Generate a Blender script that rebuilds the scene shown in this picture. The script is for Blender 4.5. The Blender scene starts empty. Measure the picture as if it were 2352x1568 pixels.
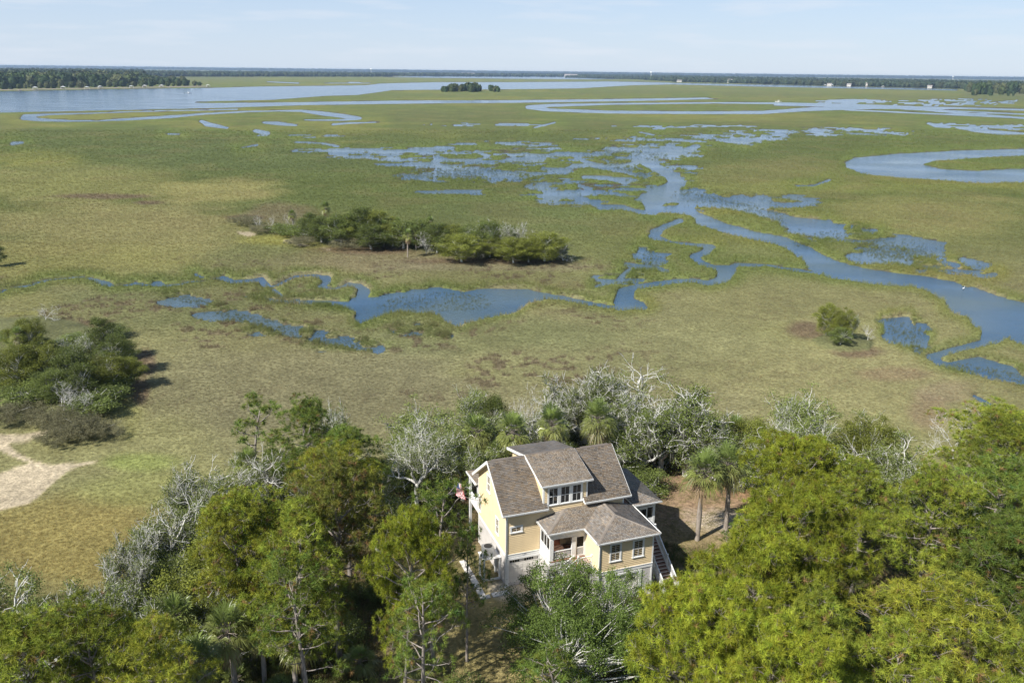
import bpy, math, random
import numpy as np
from mathutils import Matrix, Vector

random.seed(7)
RNG = np.random.default_rng(7)
SC = bpy.context.scene
COL = SC.collection

# ------------------------------------------------------------------ camera
F_PX = 1965.8            # focal length in units of a 2352 pixel wide frame
PITCH = math.atan((784.0 - 163.8) / F_PX)
ROLL = math.radians(0.67)
CAM_Z = 42.33
C_POS = np.array([0.0, 0.0, CAM_Z])
_f = np.array([0, math.cos(PITCH), -math.sin(PITCH)])
_r0 = np.array([1.0, 0, 0])
_u0 = np.cross(_r0, _f)
CR = _r0 * math.cos(ROLL) + _u0 * math.sin(ROLL)
CU = _u0 * math.cos(ROLL) - _r0 * math.sin(ROLL)
CF = _f
cam_data = bpy.data.cameras.new('camera')
cam = bpy.data.objects.new('camera', cam_data)
COL.objects.link(cam)
SC.camera = cam
cam_data.sensor_width = 36.0
cam_data.lens = F_PX / 2352.0 * 36.0
cam_data.clip_start = 0.5
cam_data.clip_end = 60000.0
m = Matrix(((CR[0], CU[0], -CF[0], 0), (CR[1], CU[1], -CF[1], 0), (CR[2], CU[2], -CF[2], CAM_Z), (0, 0, 0, 1)))
cam.matrix_world = m

# ------------------------------------------------------------------ light
SUN_EL = math.radians(44.0)
SUN_TRAVEL = math.radians(40.0)         # direction the light travels on the ground, from +X
world = bpy.data.worlds.new('World')
SC.world = world
world.use_nodes = True
nt = world.node_tree
nt.nodes.clear()
sky = nt.nodes.new('ShaderNodeTexSky')
sky.sky_type = 'NISHITA'
sky.sun_disc = False
sky.sun_elevation = SUN_EL
_sd = np.array([-math.cos(SUN_TRAVEL), -math.sin(SUN_TRAVEL)])   # towards the sun
sky.sun_rotation = math.atan2(_sd[0], _sd[1])
sky.altitude = 0
sky.air_density = 1.0
sky.dust_density = 0.3
sky.ozone_density = 2.2
bg = nt.nodes.new('ShaderNodeBackground')
bg.inputs['Strength'].default_value = 0.08
wo = nt.nodes.new('ShaderNodeOutputWorld')
# thin haze and faint high cloud whiten the sky, more so towards the horizon all round
tcw = nt.nodes.new('ShaderNodeTexCoord')
mpw = nt.nodes.new('ShaderNodeMapping')
mpw.inputs['Scale'].default_value = (9.0, 9.0, 75.0)
nzw = nt.nodes.new('ShaderNodeTexNoise')
nzw.inputs['Scale'].default_value = 1.0
nzw.inputs['Detail'].default_value = 6.0
rpw = nt.nodes.new('ShaderNodeMapRange')
rpw.inputs['From Min'].default_value = 0.50
rpw.inputs['From Max'].default_value = 0.72
rpw.inputs['To Min'].default_value = 0.0
rpw.inputs['To Max'].default_value = 0.42
sxw = nt.nodes.new('ShaderNodeSeparateXYZ')
zmw = nt.nodes.new('ShaderNodeMapRange')
zmw.inputs['From Min'].default_value = 0.0
zmw.inputs['From Max'].default_value = 0.5
zmw.inputs['To Min'].default_value = 0.82
zmw.inputs['To Max'].default_value = 0.06
adw = nt.nodes.new('ShaderNodeMath'); adw.operation = 'MAXIMUM'
zcw = nt.nodes.new('ShaderNodeMapRange')
zcw.inputs['From Min'].default_value = 0.0
zcw.inputs['From Max'].default_value = 0.13
zcol = nt.nodes.new('ShaderNodeMix'); zcol.data_type = 'RGBA'
zcol.inputs[6].default_value = (5.3, 6.35, 7.8, 1)
zcol.inputs[7].default_value = (4.0, 5.35, 7.9, 1)
mxw = nt.nodes.new('ShaderNodeMix')
mxw.data_type = 'RGBA'
mcw = nt.nodes.new('ShaderNodeMix')
mcw.data_type = 'RGBA'
mcw.inputs[7].default_value = (6.6, 7.0, 7.7, 1)
nt.links.new(tcw.outputs['Generated'], mpw.inputs['Vector'])
nt.links.new(tcw.outputs['Generated'], sxw.inputs[0])
nt.links.new(sxw.outputs[2], zmw.inputs['Value'])
nt.links.new(sxw.outputs[2], zcw.inputs['Value'])
nt.links.new(zcw.outputs[0], zcol.inputs[0])
nt.links.new(mpw.outputs[0], nzw.inputs['Vector'])
nt.links.new(nzw.outputs['Fac'], rpw.inputs['Value'])
nt.links.new(zmw.outputs[0], mxw.inputs[0])
nt.links.new(sky.outputs[0], mxw.inputs[6])
nt.links.new(zcol.outputs[2], mxw.inputs[7])
nt.links.new(rpw.outputs[0], mcw.inputs[0])
nt.links.new(mxw.outputs[2], mcw.inputs[6])
nt.links.new(mcw.outputs[2], bg.inputs['Color'])
nt.links.new(bg.outputs[0], wo.inputs['Surface'])

sun_data = bpy.data.lights.new('sun', 'SUN')
sun_data.energy = 5.0
sun_data.angle = math.radians(0.53)
sun_data.color = (1.0, 0.955, 0.88)
sun = bpy.data.objects.new('sun', sun_data)
COL.objects.link(sun)
_tr = Vector((math.cos(SUN_TRAVEL) * math.cos(SUN_EL), math.sin(SUN_TRAVEL) * math.cos(SUN_EL), -math.sin(SUN_EL)))
sun.rotation_euler = _tr.to_track_quat('-Z', 'Y').to_euler()
sun.location = (-60, -60, 120)

SC.view_settings.view_transform = 'Standard'
SC.view_settings.look = 'None'
SC.view_settings.exposure = 0.6
SC.view_settings.gamma = 1.0
SC.view_settings.use_curve_mapping = False
SC.cycles.max_bounces = 6
SC.cycles.diffuse_bounces = 3
SC.cycles.transmission_bounces = 4
SC.cycles.volume_bounces = 0

# ------------------------------------------------------------------ helpers
def to_px(x, y, z):
    """world point -> pixel of the 2352 x 1568 frame"""
    dx, dy, dz = x - C_POS[0], y - C_POS[1], z - C_POS[2]
    d = dx * CF[0] + dy * CF[1] + dz * CF[2]
    d = np.where(np.abs(d) < 1e-3, 1e-3, d)
    return (1176 + F_PX * (dx * CR[0] + dy * CR[1] + dz * CR[2]) / d,
            784 - F_PX * (dx * CU[0] + dy * CU[1] + dz * CU[2]) / d)

def on_plane(px, py, z):
    """where a thing seen at this pixel stands, given its height z"""
    px = np.asarray(px, float); py = np.asarray(py, float)
    a = (px - 1176) / F_PX; b = (784 - py) / F_PX
    d = [CF[i] + CR[i] * a + CU[i] * b for i in range(3)]
    t = (z - CAM_Z) / d[2]
    return C_POS[0] + d[0] * t, C_POS[1] + d[1] * t

def tagit(o, label=None, cat=None, group=None, kind=None):
    if label: o['label'] = label
    if cat: o['category'] = cat
    if group: o['group'] = group
    if kind: o['kind'] = kind
    return o

def link(o, parent=None):
    COL.objects.link(o)
    if parent is not None: o.parent = parent
    return o

def empty(name, loc=(0, 0, 0), rz=0.0, label=None, cat=None, group=None, parent=None):
    o = bpy.data.objects.new(name, None)
    o.empty_display_size = 0.5
    o.location = loc
    o.rotation_euler = (0, 0, rz)
    link(o, parent)
    return tagit(o, label, cat, group)

def np_mesh(name, verts, tris=None, quads=None, col=None, smooth=False, mat=None):
    """mesh from arrays; col is a per-vertex rgb array stored as 'Col'"""
    verts = np.asarray(verts, np.float32).reshape(-1, 3)
    lt, st, n = [], [], 0
    parts = []
    if quads is not None and len(quads):
        q = np.asarray(quads, np.int32).reshape(-1, 4); parts.append((q.ravel(), 4, len(q)))
    if tris is not None and len(tris):
        t = np.asarray(tris, np.int32).reshape(-1, 3); parts.append((t.ravel(), 3, len(t)))
    li = np.concatenate([p[0] for p in parts]) if parts else np.zeros(0, np.int32)
    tot = np.concatenate([np.full(p[2], p[1], np.int32) for p in parts]) if parts else np.zeros(0, np.int32)
    start = np.concatenate([[0], np.cumsum(tot)[:-1]]).astype(np.int32) if len(tot) else tot
    me = bpy.data.meshes.new(name)
    me.vertices.add(len(verts)); me.vertices.foreach_set('co', verts.ravel())
    me.loops.add(len(li)); me.loops.foreach_set('vertex_index', li)
    me.polygons.add(len(tot)); me.polygons.foreach_set('loop_start', start)
    me.polygons.foreach_set('loop_total', tot)
    if smooth: me.polygons.foreach_set('use_smooth', np.ones(len(tot), bool))
    if col is not None:
        ca = me.color_attributes.new('Col', 'FLOAT_COLOR', 'POINT')
        c4 = np.ones((len(verts), 4), np.float32); c4[:, :3] = col
        ca.data.foreach_set('color', c4.ravel())
    me.update(calc_edges=True)
    if mat is not None: me.materials.append(mat)
    return me

def np_obj(name, me, parent=None, loc=None):
    o = bpy.data.objects.new(name, me)
    if loc is not None: o.location = loc
    return link(o, parent)

class MB:
    """collects simple solids and links them as one mesh object"""
    def __init__(s): s.v = []; s.f = []
    def add(s, vs, fs):
        b = len(s.v); s.v += [tuple(map(float, v)) for v in vs]
        s.f += [tuple(i + b for i in f) for f in fs]; return s
    def box(s, x0, x1, y0, y1, z0, z1):
        return s.add([(x0,y0,z0),(x1,y0,z0),(x1,y1,z0),(x0,y1,z0),(x0,y0,z1),(x1,y0,z1),(x1,y1,z1),(x0,y1,z1)],
                     [(0,3,2,1),(4,5,6,7),(0,1,5,4),(1,2,6,5),(2,3,7,6),(3,0,4,7)])
    def bar(s, a, b, w, h=None, up=(0, 0, 1)):
        """box of section w x h from a to b"""
        h = w if h is None else h
        a = np.array(a, float); b = np.array(b, float); d = b - a; L = np.linalg.norm(d); d /= L
        u = np.array(up, float)
        if abs(np.dot(u, d)) > 0.98: u = np.array([1.0, 0, 0])
        sx = np.cross(d, u); sx /= np.linalg.norm(sx); sy = np.cross(sx, d)
        sx = sx * w / 2; sy = sy * h / 2
        vs = [a-sx-sy, a+sx-sy, a+sx+sy, a-sx+sy, b-sx-sy, b+sx-sy, b+sx+sy, b-sx+sy]
        return s.add(vs, [(0,3,2,1),(4,5,6,7),(0,1,5,4),(1,2,6,5),(2,3,7,6),(3,0,4,7)])
    def slab(s, poly, n, t):
        """polygon (3D points) thickened by t against its normal n"""
        k = len(poly); n = np.array(n, float)
        top = [np.array(p, float) for p in poly]; bot = [p - n * t for p in top]
        return s.add(top + bot, [tuple(range(k)), tuple(range(2*k-1, k-1, -1))] +
                     [(i, i + k, (i + 1) % k + k, (i + 1) % k) for i in range(k)])
    def tube(s, pts, rad, n=8, cap=True):
        pts = [np.array(p, float) for p in pts]
        if not hasattr(rad, '__len__'): rad = [rad] * len(pts)
        base = len(s.v)
        for i, p in enumerate(pts):
            d = pts[min(i + 1, len(pts) - 1)] - pts[max(i - 1, 0)]; d = d / (np.linalg.norm(d) + 1e-9)
            u = np.array([0, 0, 1.0]) if abs(d[2]) < 0.9 else np.array([1.0, 0, 0])
            a = np.cross(d, u); a /= np.linalg.norm(a); b = np.cross(d, a)
            for k in range(n):
                t = 2 * math.pi * k / n
                s.v.append(tuple(p + (a * math.cos(t) + b * math.sin(t)) * rad[i]))
        for i in range(len(pts) - 1):
            for k in range(n):
                a0 = base + i * n + k; a1 = base + i * n + (k + 1) % n
                s.f.append((a0, a1, a1 + n, a0 + n))
        if cap:
            s.f.append(tuple(base + k for k in range(n))[::-1])
            e = base + (len(pts) - 1) * n
            s.f.append(tuple(e + k for k in range(n)))
        return s
    def mesh(s, name, mat=None):
        me = bpy.data.meshes.new(name)
        me.from_pydata(s.v, [], s.f); me.update()
        if mat is not None: me.materials.append(mat)
        return me
    def build(s, name, mat, parent=None, loc=None, bevel=0.0):
        me = s.mesh(name, mat)
        o = bpy.data.objects.new(name, me)
        if loc is not None: o.location = loc
        link(o, parent)
        if bevel:
            b = o.modifiers.new('bevel', 'BEVEL'); b.width = bevel; b.segments = 1
        return o

# --- numpy value noise in world space
_TAB = RNG.random((256, 256)).astype(np.float32)
def vnoise(x, y):
    xi = np.floor(x).astype(np.int64); yi = np.floor(y).astype(np.int64)
    fx = x - xi; fy = y - yi
    fx = fx * fx * (3 - 2 * fx); fy = fy * fy * (3 - 2 * fy)
    x0 = xi & 255; x1 = (xi + 1) & 255; y0 = yi & 255; y1 = (yi + 1) & 255
    return ((_TAB[x0, y0] * (1 - fx) + _TAB[x1, y0] * fx) * (1 - fy) + (_TAB[x0, y1] * (1 - fx) + _TAB[x1, y1] * fx) * fy)
def fbm(x, y, sc, oc=4, seed=0.0):
    v = 0; a = 0.5; t = 0; x = x / sc + 17.3 * seed + 300; y = y / sc + 9.1 * seed + 300
    for i in range(oc):
        v = v + a * vnoise(x, y); t += a; a *= 0.5
        x, y = x * 1.6 + y * 1.2 + 5.2, y * 1.6 - x * 1.2 + 1.7
    return v / t          # 0..1
def sstep(a, b, x):
    t = np.clip((x - a) / (b - a), 0, 1); return t * t * (3 - 2 * t)

# --- materials
def new_mat(name):
    mt = bpy.data.materials.new(name); mt.use_nodes = True
    n = mt.node_tree; n.nodes.clear()
    out = n.nodes.new('ShaderNodeOutputMaterial')
    return mt, n, out
def N(n, kind, **kw):
    nd = n.nodes.new(kind)
    for k, v in kw.items():
        if k.startswith('i_'): nd.inputs[k[2:].replace('_', ' ')].default_value = v
        else: setattr(nd, k, v)
    return nd
def simple_mat(name, rgb, rough=0.6, var=0.12, scale=3.0, bump=0.0, metal=0.0, stain=None, coord='Object'):
    """paint, wood, plaster: a colour with blotchy wear, fine grain and relief"""
    mt, n, out = new_mat(name)
    b = N(n, 'ShaderNodeBsdfPrincipled'); b.inputs['Roughness'].default_value = rough
    b.inputs['Metallic'].default_value = metal
    tc = N(n, 'ShaderNodeTexCoord')
    nz = N(n, 'ShaderNodeTexNoise'); nz.inputs['Scale'].default_value = scale; nz.inputs['Detail'].default_value = 6
    rp = N(n, 'ShaderNodeValToRGB')
    lo = tuple(c * (1 - var) for c in rgb) if stain is None else stain
    rp.color_ramp.elements[0].position = 0.3; rp.color_ramp.elements[0].color = (*lo, 1)
    rp.color_ramp.elements[1].position = 0.62; rp.color_ramp.elements[1].color = (*[min(1, c * (1 + var * 0.3)) for c in rgb], 1)
    n.links.new(tc.outputs[coord], nz.inputs['Vector']); n.links.new(nz.outputs['Fac'], rp.inputs[0])
    n.links.new(rp.outputs[0], b.inputs['Base Color'])
    if bump:
        n2 = N(n, 'ShaderNodeTexNoise'); n2.inputs['Scale'].default_value = scale * 14; n2.inputs['Detail'].default_value = 3
        bp = N(n, 'ShaderNodeBump'); bp.inputs['Strength'].default_value = bump; bp.inputs['Distance'].default_value = 0.01
        n.links.new(tc.outputs[coord], n2.inputs['Vector']); n.links.new(n2.outputs['Fac'], bp.inputs['Height'])
        n.links.new(bp.outputs[0], b.inputs['Normal'])
    n.links.new(b.outputs[0], out.inputs[0])
    return mt
def leaf_mat(name, attr='Col', typ='GEOMETRY', trans=0.3, rough=0.5, spec=0.12, objvar=0.25, tint=(1, 1, 1)):
    mt, n, out = new_mat(name)
    at = N(n, 'ShaderNodeAttribute', attribute_name=attr, attribute_type=typ)
    oi = N(n, 'ShaderNodeObjectInfo')
    mr = N(n, 'ShaderNodeMapRange'); mr.inputs['To Min'].default_value = 1 - objvar; mr.inputs['To Max'].default_value = 1 + objvar
    n.links.new(oi.outputs['Random'], mr.inputs['Value'])
    mu = N(n, 'ShaderNodeVectorMath', operation='SCALE')
    n.links.new(at.outputs['Color'], mu.inputs[0]); n.links.new(mr.outputs[0], mu.inputs['Scale'])
    mt2 = N(n, 'ShaderNodeVectorMath', operation='MULTIPLY'); mt2.inputs[1].default_value = tint
    n.links.new(mu.outputs[0], mt2.inputs[0])
    b = N(n, 'ShaderNodeBsdfPrincipled'); b.inputs['Roughness'].default_value = rough
    b.inputs['Specular IOR Level'].default_value = spec
    tr = N(n, 'ShaderNodeBsdfTranslucent')
    mx = N(n, 'ShaderNodeMixShader'); mx.inputs[0].default_value = trans
    n.links.new(mt2.outputs[0], b.inputs['Base Color']); n.links.new(mt2.outputs[0], tr.inputs['Color'])
    n.links.new(b.outputs[0], mx.inputs[1]); n.links.new(tr.outputs[0], mx.inputs[2])
    n.links.new(mx.outputs[0], out.inputs[0])
    return mt
# ------------------------------------------------------------------ the marsh: shape of creeks, ponds and land
MARSH_Z, WATER_Z = -1.2, -1.55
# outlines as seen on the ground (2352 px frame); each becomes ground at its own distance
WATER_POLY = [
 [(-700,225),(0,210),(100,208),(250,205),(485,202),(590,199),(840,196),(875,192),(1000,189),(1176,189),(1400,187.5),(1540,190),(1540,194),(1450,196),(1330,203),(1176,205),
  (1000,206),(900,207),(875,211),(820,218),(750,220),(625,229),(415,234),(475,236.5),(650,235),(900,231),(1176,230),(1400,227.5),(1620,224),(1650,227),
  (1500,231),(1176,236),(1000,237),(700,241),(520,247),(425,249),(200,254),(0,258),(-700,285)],
 [(880,177),(1000,174.6),(1250,174.2),(1400,176.5),(1480,181),(1350,182.5),(1176,181),(1000,179)],
 [(1500,190),(1800,195.5),(2000,200),(2200,205),(2200,208),(2000,204),(1750,199),(1500,193)],
 [(1900,229),(1960,227.5),(2000,229),(1995,234),(1940,237),(1895,234)],
 [(1942,372),(1960,362),(2050,353),(2200,345),(2352,341),(2900,326),(2900,445),(2352,417),(2240,419),(2150,411),(2050,405),(1980,397),(1945,383)],
 [(798,693),(810,681),(834,676),(840,681),(882,676),(911,667),(967,668),(985,658),(1010,657),(1045,664),(1070,668),(1097,661),(1157,661),(1211,661),(1270,674),
  (1290,683),(1264,683),(1211,694),(1184,714),(1117,728),(1057,741),(1037,738),(1010,722),(984,716),(917,714),(870,724),(830,740),(812,730),(820,712),(800,704)],
 [(1850,535),(1905,500),(1925,520),(1940,545),(1880,545)],
 [(2030,728),(2090,722),(2100,745),(2137,770),(2130,792),(2080,795),(2030,760)],
 [(2170,830),(2250,815),(2330,840),(2352,865),(2500,880),(2500,900),(2300,868)],
]
ISLAND_POLY = [
 [(2118,376),(2150,368),(2250,361),(2352,356),(2900,342),(2900,392),(2352,386),(2240,391),(2160,387)],
]
# creeks: (x, y, width) along the middle line
CREEKS = [
 [(545,250.5,3),(480,252,2.5),(300,256,2.5),(200,260,2.5),(110,262,4),(58,266,8),(55,271,9),(100,275,7),(160,277,4),(220,277,2.5),(300,273,5.5),(400,267,6),(470,261,4),(560,256,3.5),(640,254,2.5),(690,254,5),(740,260,9),(790,266,9),(825,271,7),(790,275,4),(700,275,2.5)],
 [(607,281,5),(640,283,8),(680,287,4)],[(463,278,6),(478,285,10),(520,293,5)],[(588,300,8),(612,305,9)],[(765,285,5),(800,282,4),(870,280,2)],[(30,329,8),(50,327,5)],[(387,307,4),(413,308,3)],
 [(615,188,1.6),(685,191,2.2)],[(800,189,1.6),(826,190,2.4)],[(745,191,1.2),(850,191,1.2)],
 [(1640,236,3),(1400,238.5,4),(1260,242,7),(1215,246,9),(1260,252,7),(1400,257,6.5),(1600,258.5,6),(1750,258,7),(1850,251,8),(2000,246,8),(2200,248,4),(2352,252,4),(2900,276,6)],
 [(1640,236,3),(1780,237,4),(1950,241,6),(2100,246,5)],[(1780,241,3),(2050,246,4),(2352,271,4),(2900,300,5)],
 [(1941,252,3),(2100,259,3),(2352,270,4)],
 [(2133,283,5),(2150,288,8),(2180,291,5)],[(2200,292,5),(2240,299,8),(2300,304,9),(2350,306,5)],
 # main creek from the mud flats down to the right edge
 [(1600,335,10),(1560,350,12),(1490,347,12),(1475,365,20),(1510,385,18),(1545,403,20),(1555,420,24),(1530,436,26),(1490,452,24),(1498,476,18),(1540,480,14),(1590,487,14),(1618,506,24),(1670,523,20),(1735,538,18),(1800,553,22),(1850,577,28),(1885,603,38),(1925,618,40),(2000,633,32),(2105,642,28),(2180,664,42),(2230,695,60),(2300,724,80),(2400,750,95),(2600,800,110)],
 [(1500,462,20),(1555,450,22),(1610,462,24),(1670,470,16),(1720,480,16),(1780,497,20),(1830,508,22),(1890,520,34),(1910,530,34)],
 [(1240,448,8),(1306,451,9),(1345,455,9),(1380,475,11),(1425,474,10),(1465,484,9),(1500,488,9)],
 [(1330,365,6),(1370,380,12),(1420,390,8),(1460,400,8)],[(1306,350,6),(1350,372,7),(1400,384,8),(1470,372,8)],
 [(1340,405,6),(1400,408,10),(1440,420,6)],[(1330,425,6),(1355,432,8),(1340,440,6)],
 [(1560,505,10),(1527,518,12),(1507,530,16),(1500,540,13),(1540,552,5),(1600,560,6),(1632,566,13),(1618,578,13),(1594,586,11),(1612,600,10),(1640,610,8),(1670,618,24),(1664,637,18),(1628,648,12),(1590,640,9),(1552,642,10),(1515,648,12),(1462,655,11),(1436,668,22),(1432,688,24),(1470,695,14),(1478,703,12),(1430,706,10),(1350,693,9),(1290,682,9),(1230,675,12)],
 [(1665,622,16),(1690,605,8),(1760,608,5),(1880,625,6)],
 [(1475,575,14),(1485,590,14)],[(1440,605,10),(1500,612,10),(1530,620,8)],[(1370,655,7),(1420,640,8),(1445,618,8)],
 # right edge creek
 [(2290,745,40),(2280,772,30),(2255,785,14),(2190,800,14),(2142,815,16),(2160,830,14),(2210,845,14),(2262,858,16),(2352,876,16),(2600,930,18)],
 [(2240,905,6),(2262,918,10),(2290,935,12),(2330,960,9)],
 [(2230,625,9),(2262,632,12),(2285,628,10)],[(2235,668,26),(2300,690,20)],
 [(2040,590,14),(2085,602,14)],[(2170,600,12),(2195,605,12)],[(1985,528,8),(2010,528,8)],
 # left creek
 [(-400,690,6),(0,669,3.5),(20,661,3.5),(60,655,5),(95,643,6),(130,636,2.5),(190,634,3),(215,639,6),(240,648,12),(262,654,3),(290,652,3.5),(310,648,6),(345,652,3.5),(362,648,12),(382,654,4.5),(440,645,2.5),(492,638,3.5),(512,636,10),(540,644,9),(580,640,7),(600,638,9),(610,648,12),(625,654,4),(645,648,6),(680,632,5),(720,629,5),(750,637,12),(752,646,9),(735,655,6),(770,660,4),(800,650,8),(825,653,10),(837,665,17),(832,680,14)],
 [(630,665,9),(645,676,6)],[(606,680,4),(625,686,6),(690,691,8),(740,690,8),(800,697,14)],[(450,628,5),(465,634,4)],
 [(1015,725,6),(1048,742,10)],[(828,715,6),(870,722,7)],
 [(1830,425,3),(1870,425,4),(1905,412,5)],[(1228,292,3),(1250,287,4),(1275,281,3)],[(680,325,4),(740,328,4),(775,335,5)],[(555,338,2),(590,332,4)],[(880,348,5),(960,345,7),(1040,339,6)],[(1095,347,7),(1120,357,7)],[(1650,320,6),(1700,325,12),(1750,318,9)],
 [(1950,293,3),(2000,300,4),(2080,310,3)],[(1470,303,3),(1500,309,4)],[(1500,295,3),(1525,294,5)],[(2070,250,3),(2200,255,3),(2352,262,3)],
]
# half-flooded flats: cx, cy, rx, ry, strength
SHEETS = [  # thin water standing among the reeds: line with widths
 [(370,674,12),(430,682,22),(490,700,22),(540,722,24),(600,742,30),(680,757,34),(760,775,34),(860,795,30)],
 [(880,700,26),(960,690,40),(1060,690,44),(1120,690,30)],[(1960,545,30),(2020,570,46),(2090,590,50),(2150,600,36)],[(1960,520,16),(2000,528,18)],
 [(2180,835,18),(2270,850,22),(2352,872,30),(2500,890,30)],[(2040,740,34),(2090,770,46),(2120,800,30)],[(1480,575,24),(1510,600,30),(1440,640,24)],
 [(1830,555,20),(1890,545,34),(1925,540,30)],[(1560,445,26),(1680,470,26),(1800,500,24)],[(960,745,18),(1030,770,16),(900,760,14)],[(560,680,10),(700,690,14),(790,705,18)],[(905,402,12),(1010,398,26),(1130,398,30),(1240,408,16)],[(1380,372,16),(1450,385,22),(1480,400,24)],[(1380,345,10),(1450,352,16),(1520,362,22)]]
FLATS = [(1080,397,190,26,1.0),(1000,345,330,10,.8),(1280,362,190,26,1.0),(1480,352,160,26,1.05),(1690,318,140,16,.9),(1900,302,240,10,.7),(1380,430,170,26,.75),
 (1760,470,170,26,.6),(1570,455,110,26,.7),(2060,575,130,38,.85),(2180,610,120,24,.7),(1300,455,120,18,.5),(2200,235,170,9,.8),(1950,233,120,6,.6),
 (430,690,70,14,.75),(520,725,90,16,.75),(640,758,110,18,.75),(800,792,150,20,.62),(940,680,120,20,.35),(2250,290,150,10,.5),(1860,520,90,24,.6),(2260,845,130,22,.7),
 (1500,590,60,22,.6),(1420,635,80,18,.5),(2080,760,70,40,.8),(900,745,130,22,.45),(1150,345,120,14,.7),(1560,395,60,30,.6),(1030,440,120,8,.4),
 (900,352,170,14,.8),(1180,330,170,7,.7),(1460,318,140,7,.7),(1000,372,150,12,.7),(1420,340,100,12,.9),(1240,385,120,16,.9),(700,312,120,5,.4),(1100,285,200,4,.35),(1600,290,220,4,.35)]
# dry land: outline on the ground
LAND_POLY = [[(-900,1480),(-300,1420),(60,1385),(240,1365),(330,1325),(420,1250),(500,1190),(620,1120),(760,1075),(880,1050),(1000,1020),(1150,995),(1300,985),(1500,992),(1640,1030),(1760,1040),(1900,1065),(2050,1065),(2200,1075),(2352,1085),(2700,1120),(3300,1180),(3300,2900),(-900,2900)],
 [(-500,740),(-100,730),(0,728),(90,720),(180,735),(260,770),(310,800),(330,850),(300,880),(255,930),(150,965),(40,985),(-60,1005),(-500,1050)],
 [(1855,780),(1890,765),(1960,770),(2005,785),(2000,805),(1930,812),(1880,800)],
 [(600,522),(700,522),(850,540),(960,555),(1100,575),(1260,580),(1310,588),(1300,597),(1160,600),(1030,588),(880,565),(740,545),(600,532)]]

def _poly_sd(px, py, poly, margin=40.0):
    """signed distance in px, negative inside; only near the polygon"""
    P = np.array(poly, float)
    out = np.full(px.shape, 1e3, np.float32)
    m = (px > P[:, 0].min() - margin) & (px < P[:, 0].max() + margin) & (py > P[:, 1].min() - margin) & (py < P[:, 1].max() + margin)
    if not m.any(): return out
    x = px[m]; y = py[m]
    d = np.full(x.shape, 1e9); ins = np.zeros(x.shape, bool)
    for i in range(len(P)):
        x0, y0 = P[i]; x1, y1 = P[(i + 1) % len(P)]
        dx, dy = x1 - x0, y1 - y0
        t = np.clip(((x - x0) * dx + (y - y0) * dy) / (dx * dx + dy * dy + 1e-9), 0, 1)
        d = np.minimum(d, (x - x0 - t * dx) ** 2 + (y - y0 - t * dy) ** 2)
        c = ((y0 > y) != (y1 > y))
        with np.errstate(divide='ignore', invalid='ignore'):
            ins ^= c & (x < dx * (y - y0) / (dy if dy else 1e-9) + x0)
    d = np.sqrt(d)
    out[m] = np.where(ins, -d, d)
    return out

def _creek_sd(px, py, line, margin=25.0):
    out = np.full(px.shape, 1e3, np.float32)
    for (x0, y0, w0), (x1, y1, w1) in zip(line[:-1], line[1:]):
        k = margin + max(w0, w1) * 0.5
        m = (px > min(x0, x1) - k * 2) & (px < max(x0, x1) + k * 2) & (py > min(y0, y1) - k) & (py < max(y0, y1) + k)
        if not m.any(): continue
        x = px[m]; y = py[m]; dx, dy = x1 - x0, y1 - y0
        t = np.clip(((x - x0) * dx + (y - y0) * dy) / (dx * dx + dy * dy + 1e-9), 0, 1)
        ex = x - x0 - t * dx; ey = y - y0 - t * dy
        d = np.sqrt((ex * 0.55) ** 2 + ey ** 2) - (w0 + (w1 - w0) * t) * 0.5
        out[m] = np.minimum(out[m], d)
    return out

def ell(px, py, cx, cy, rx, ry):
    return np.sqrt(((px - cx) / rx) ** 2 + ((py - cy) / ry) ** 2)

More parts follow.
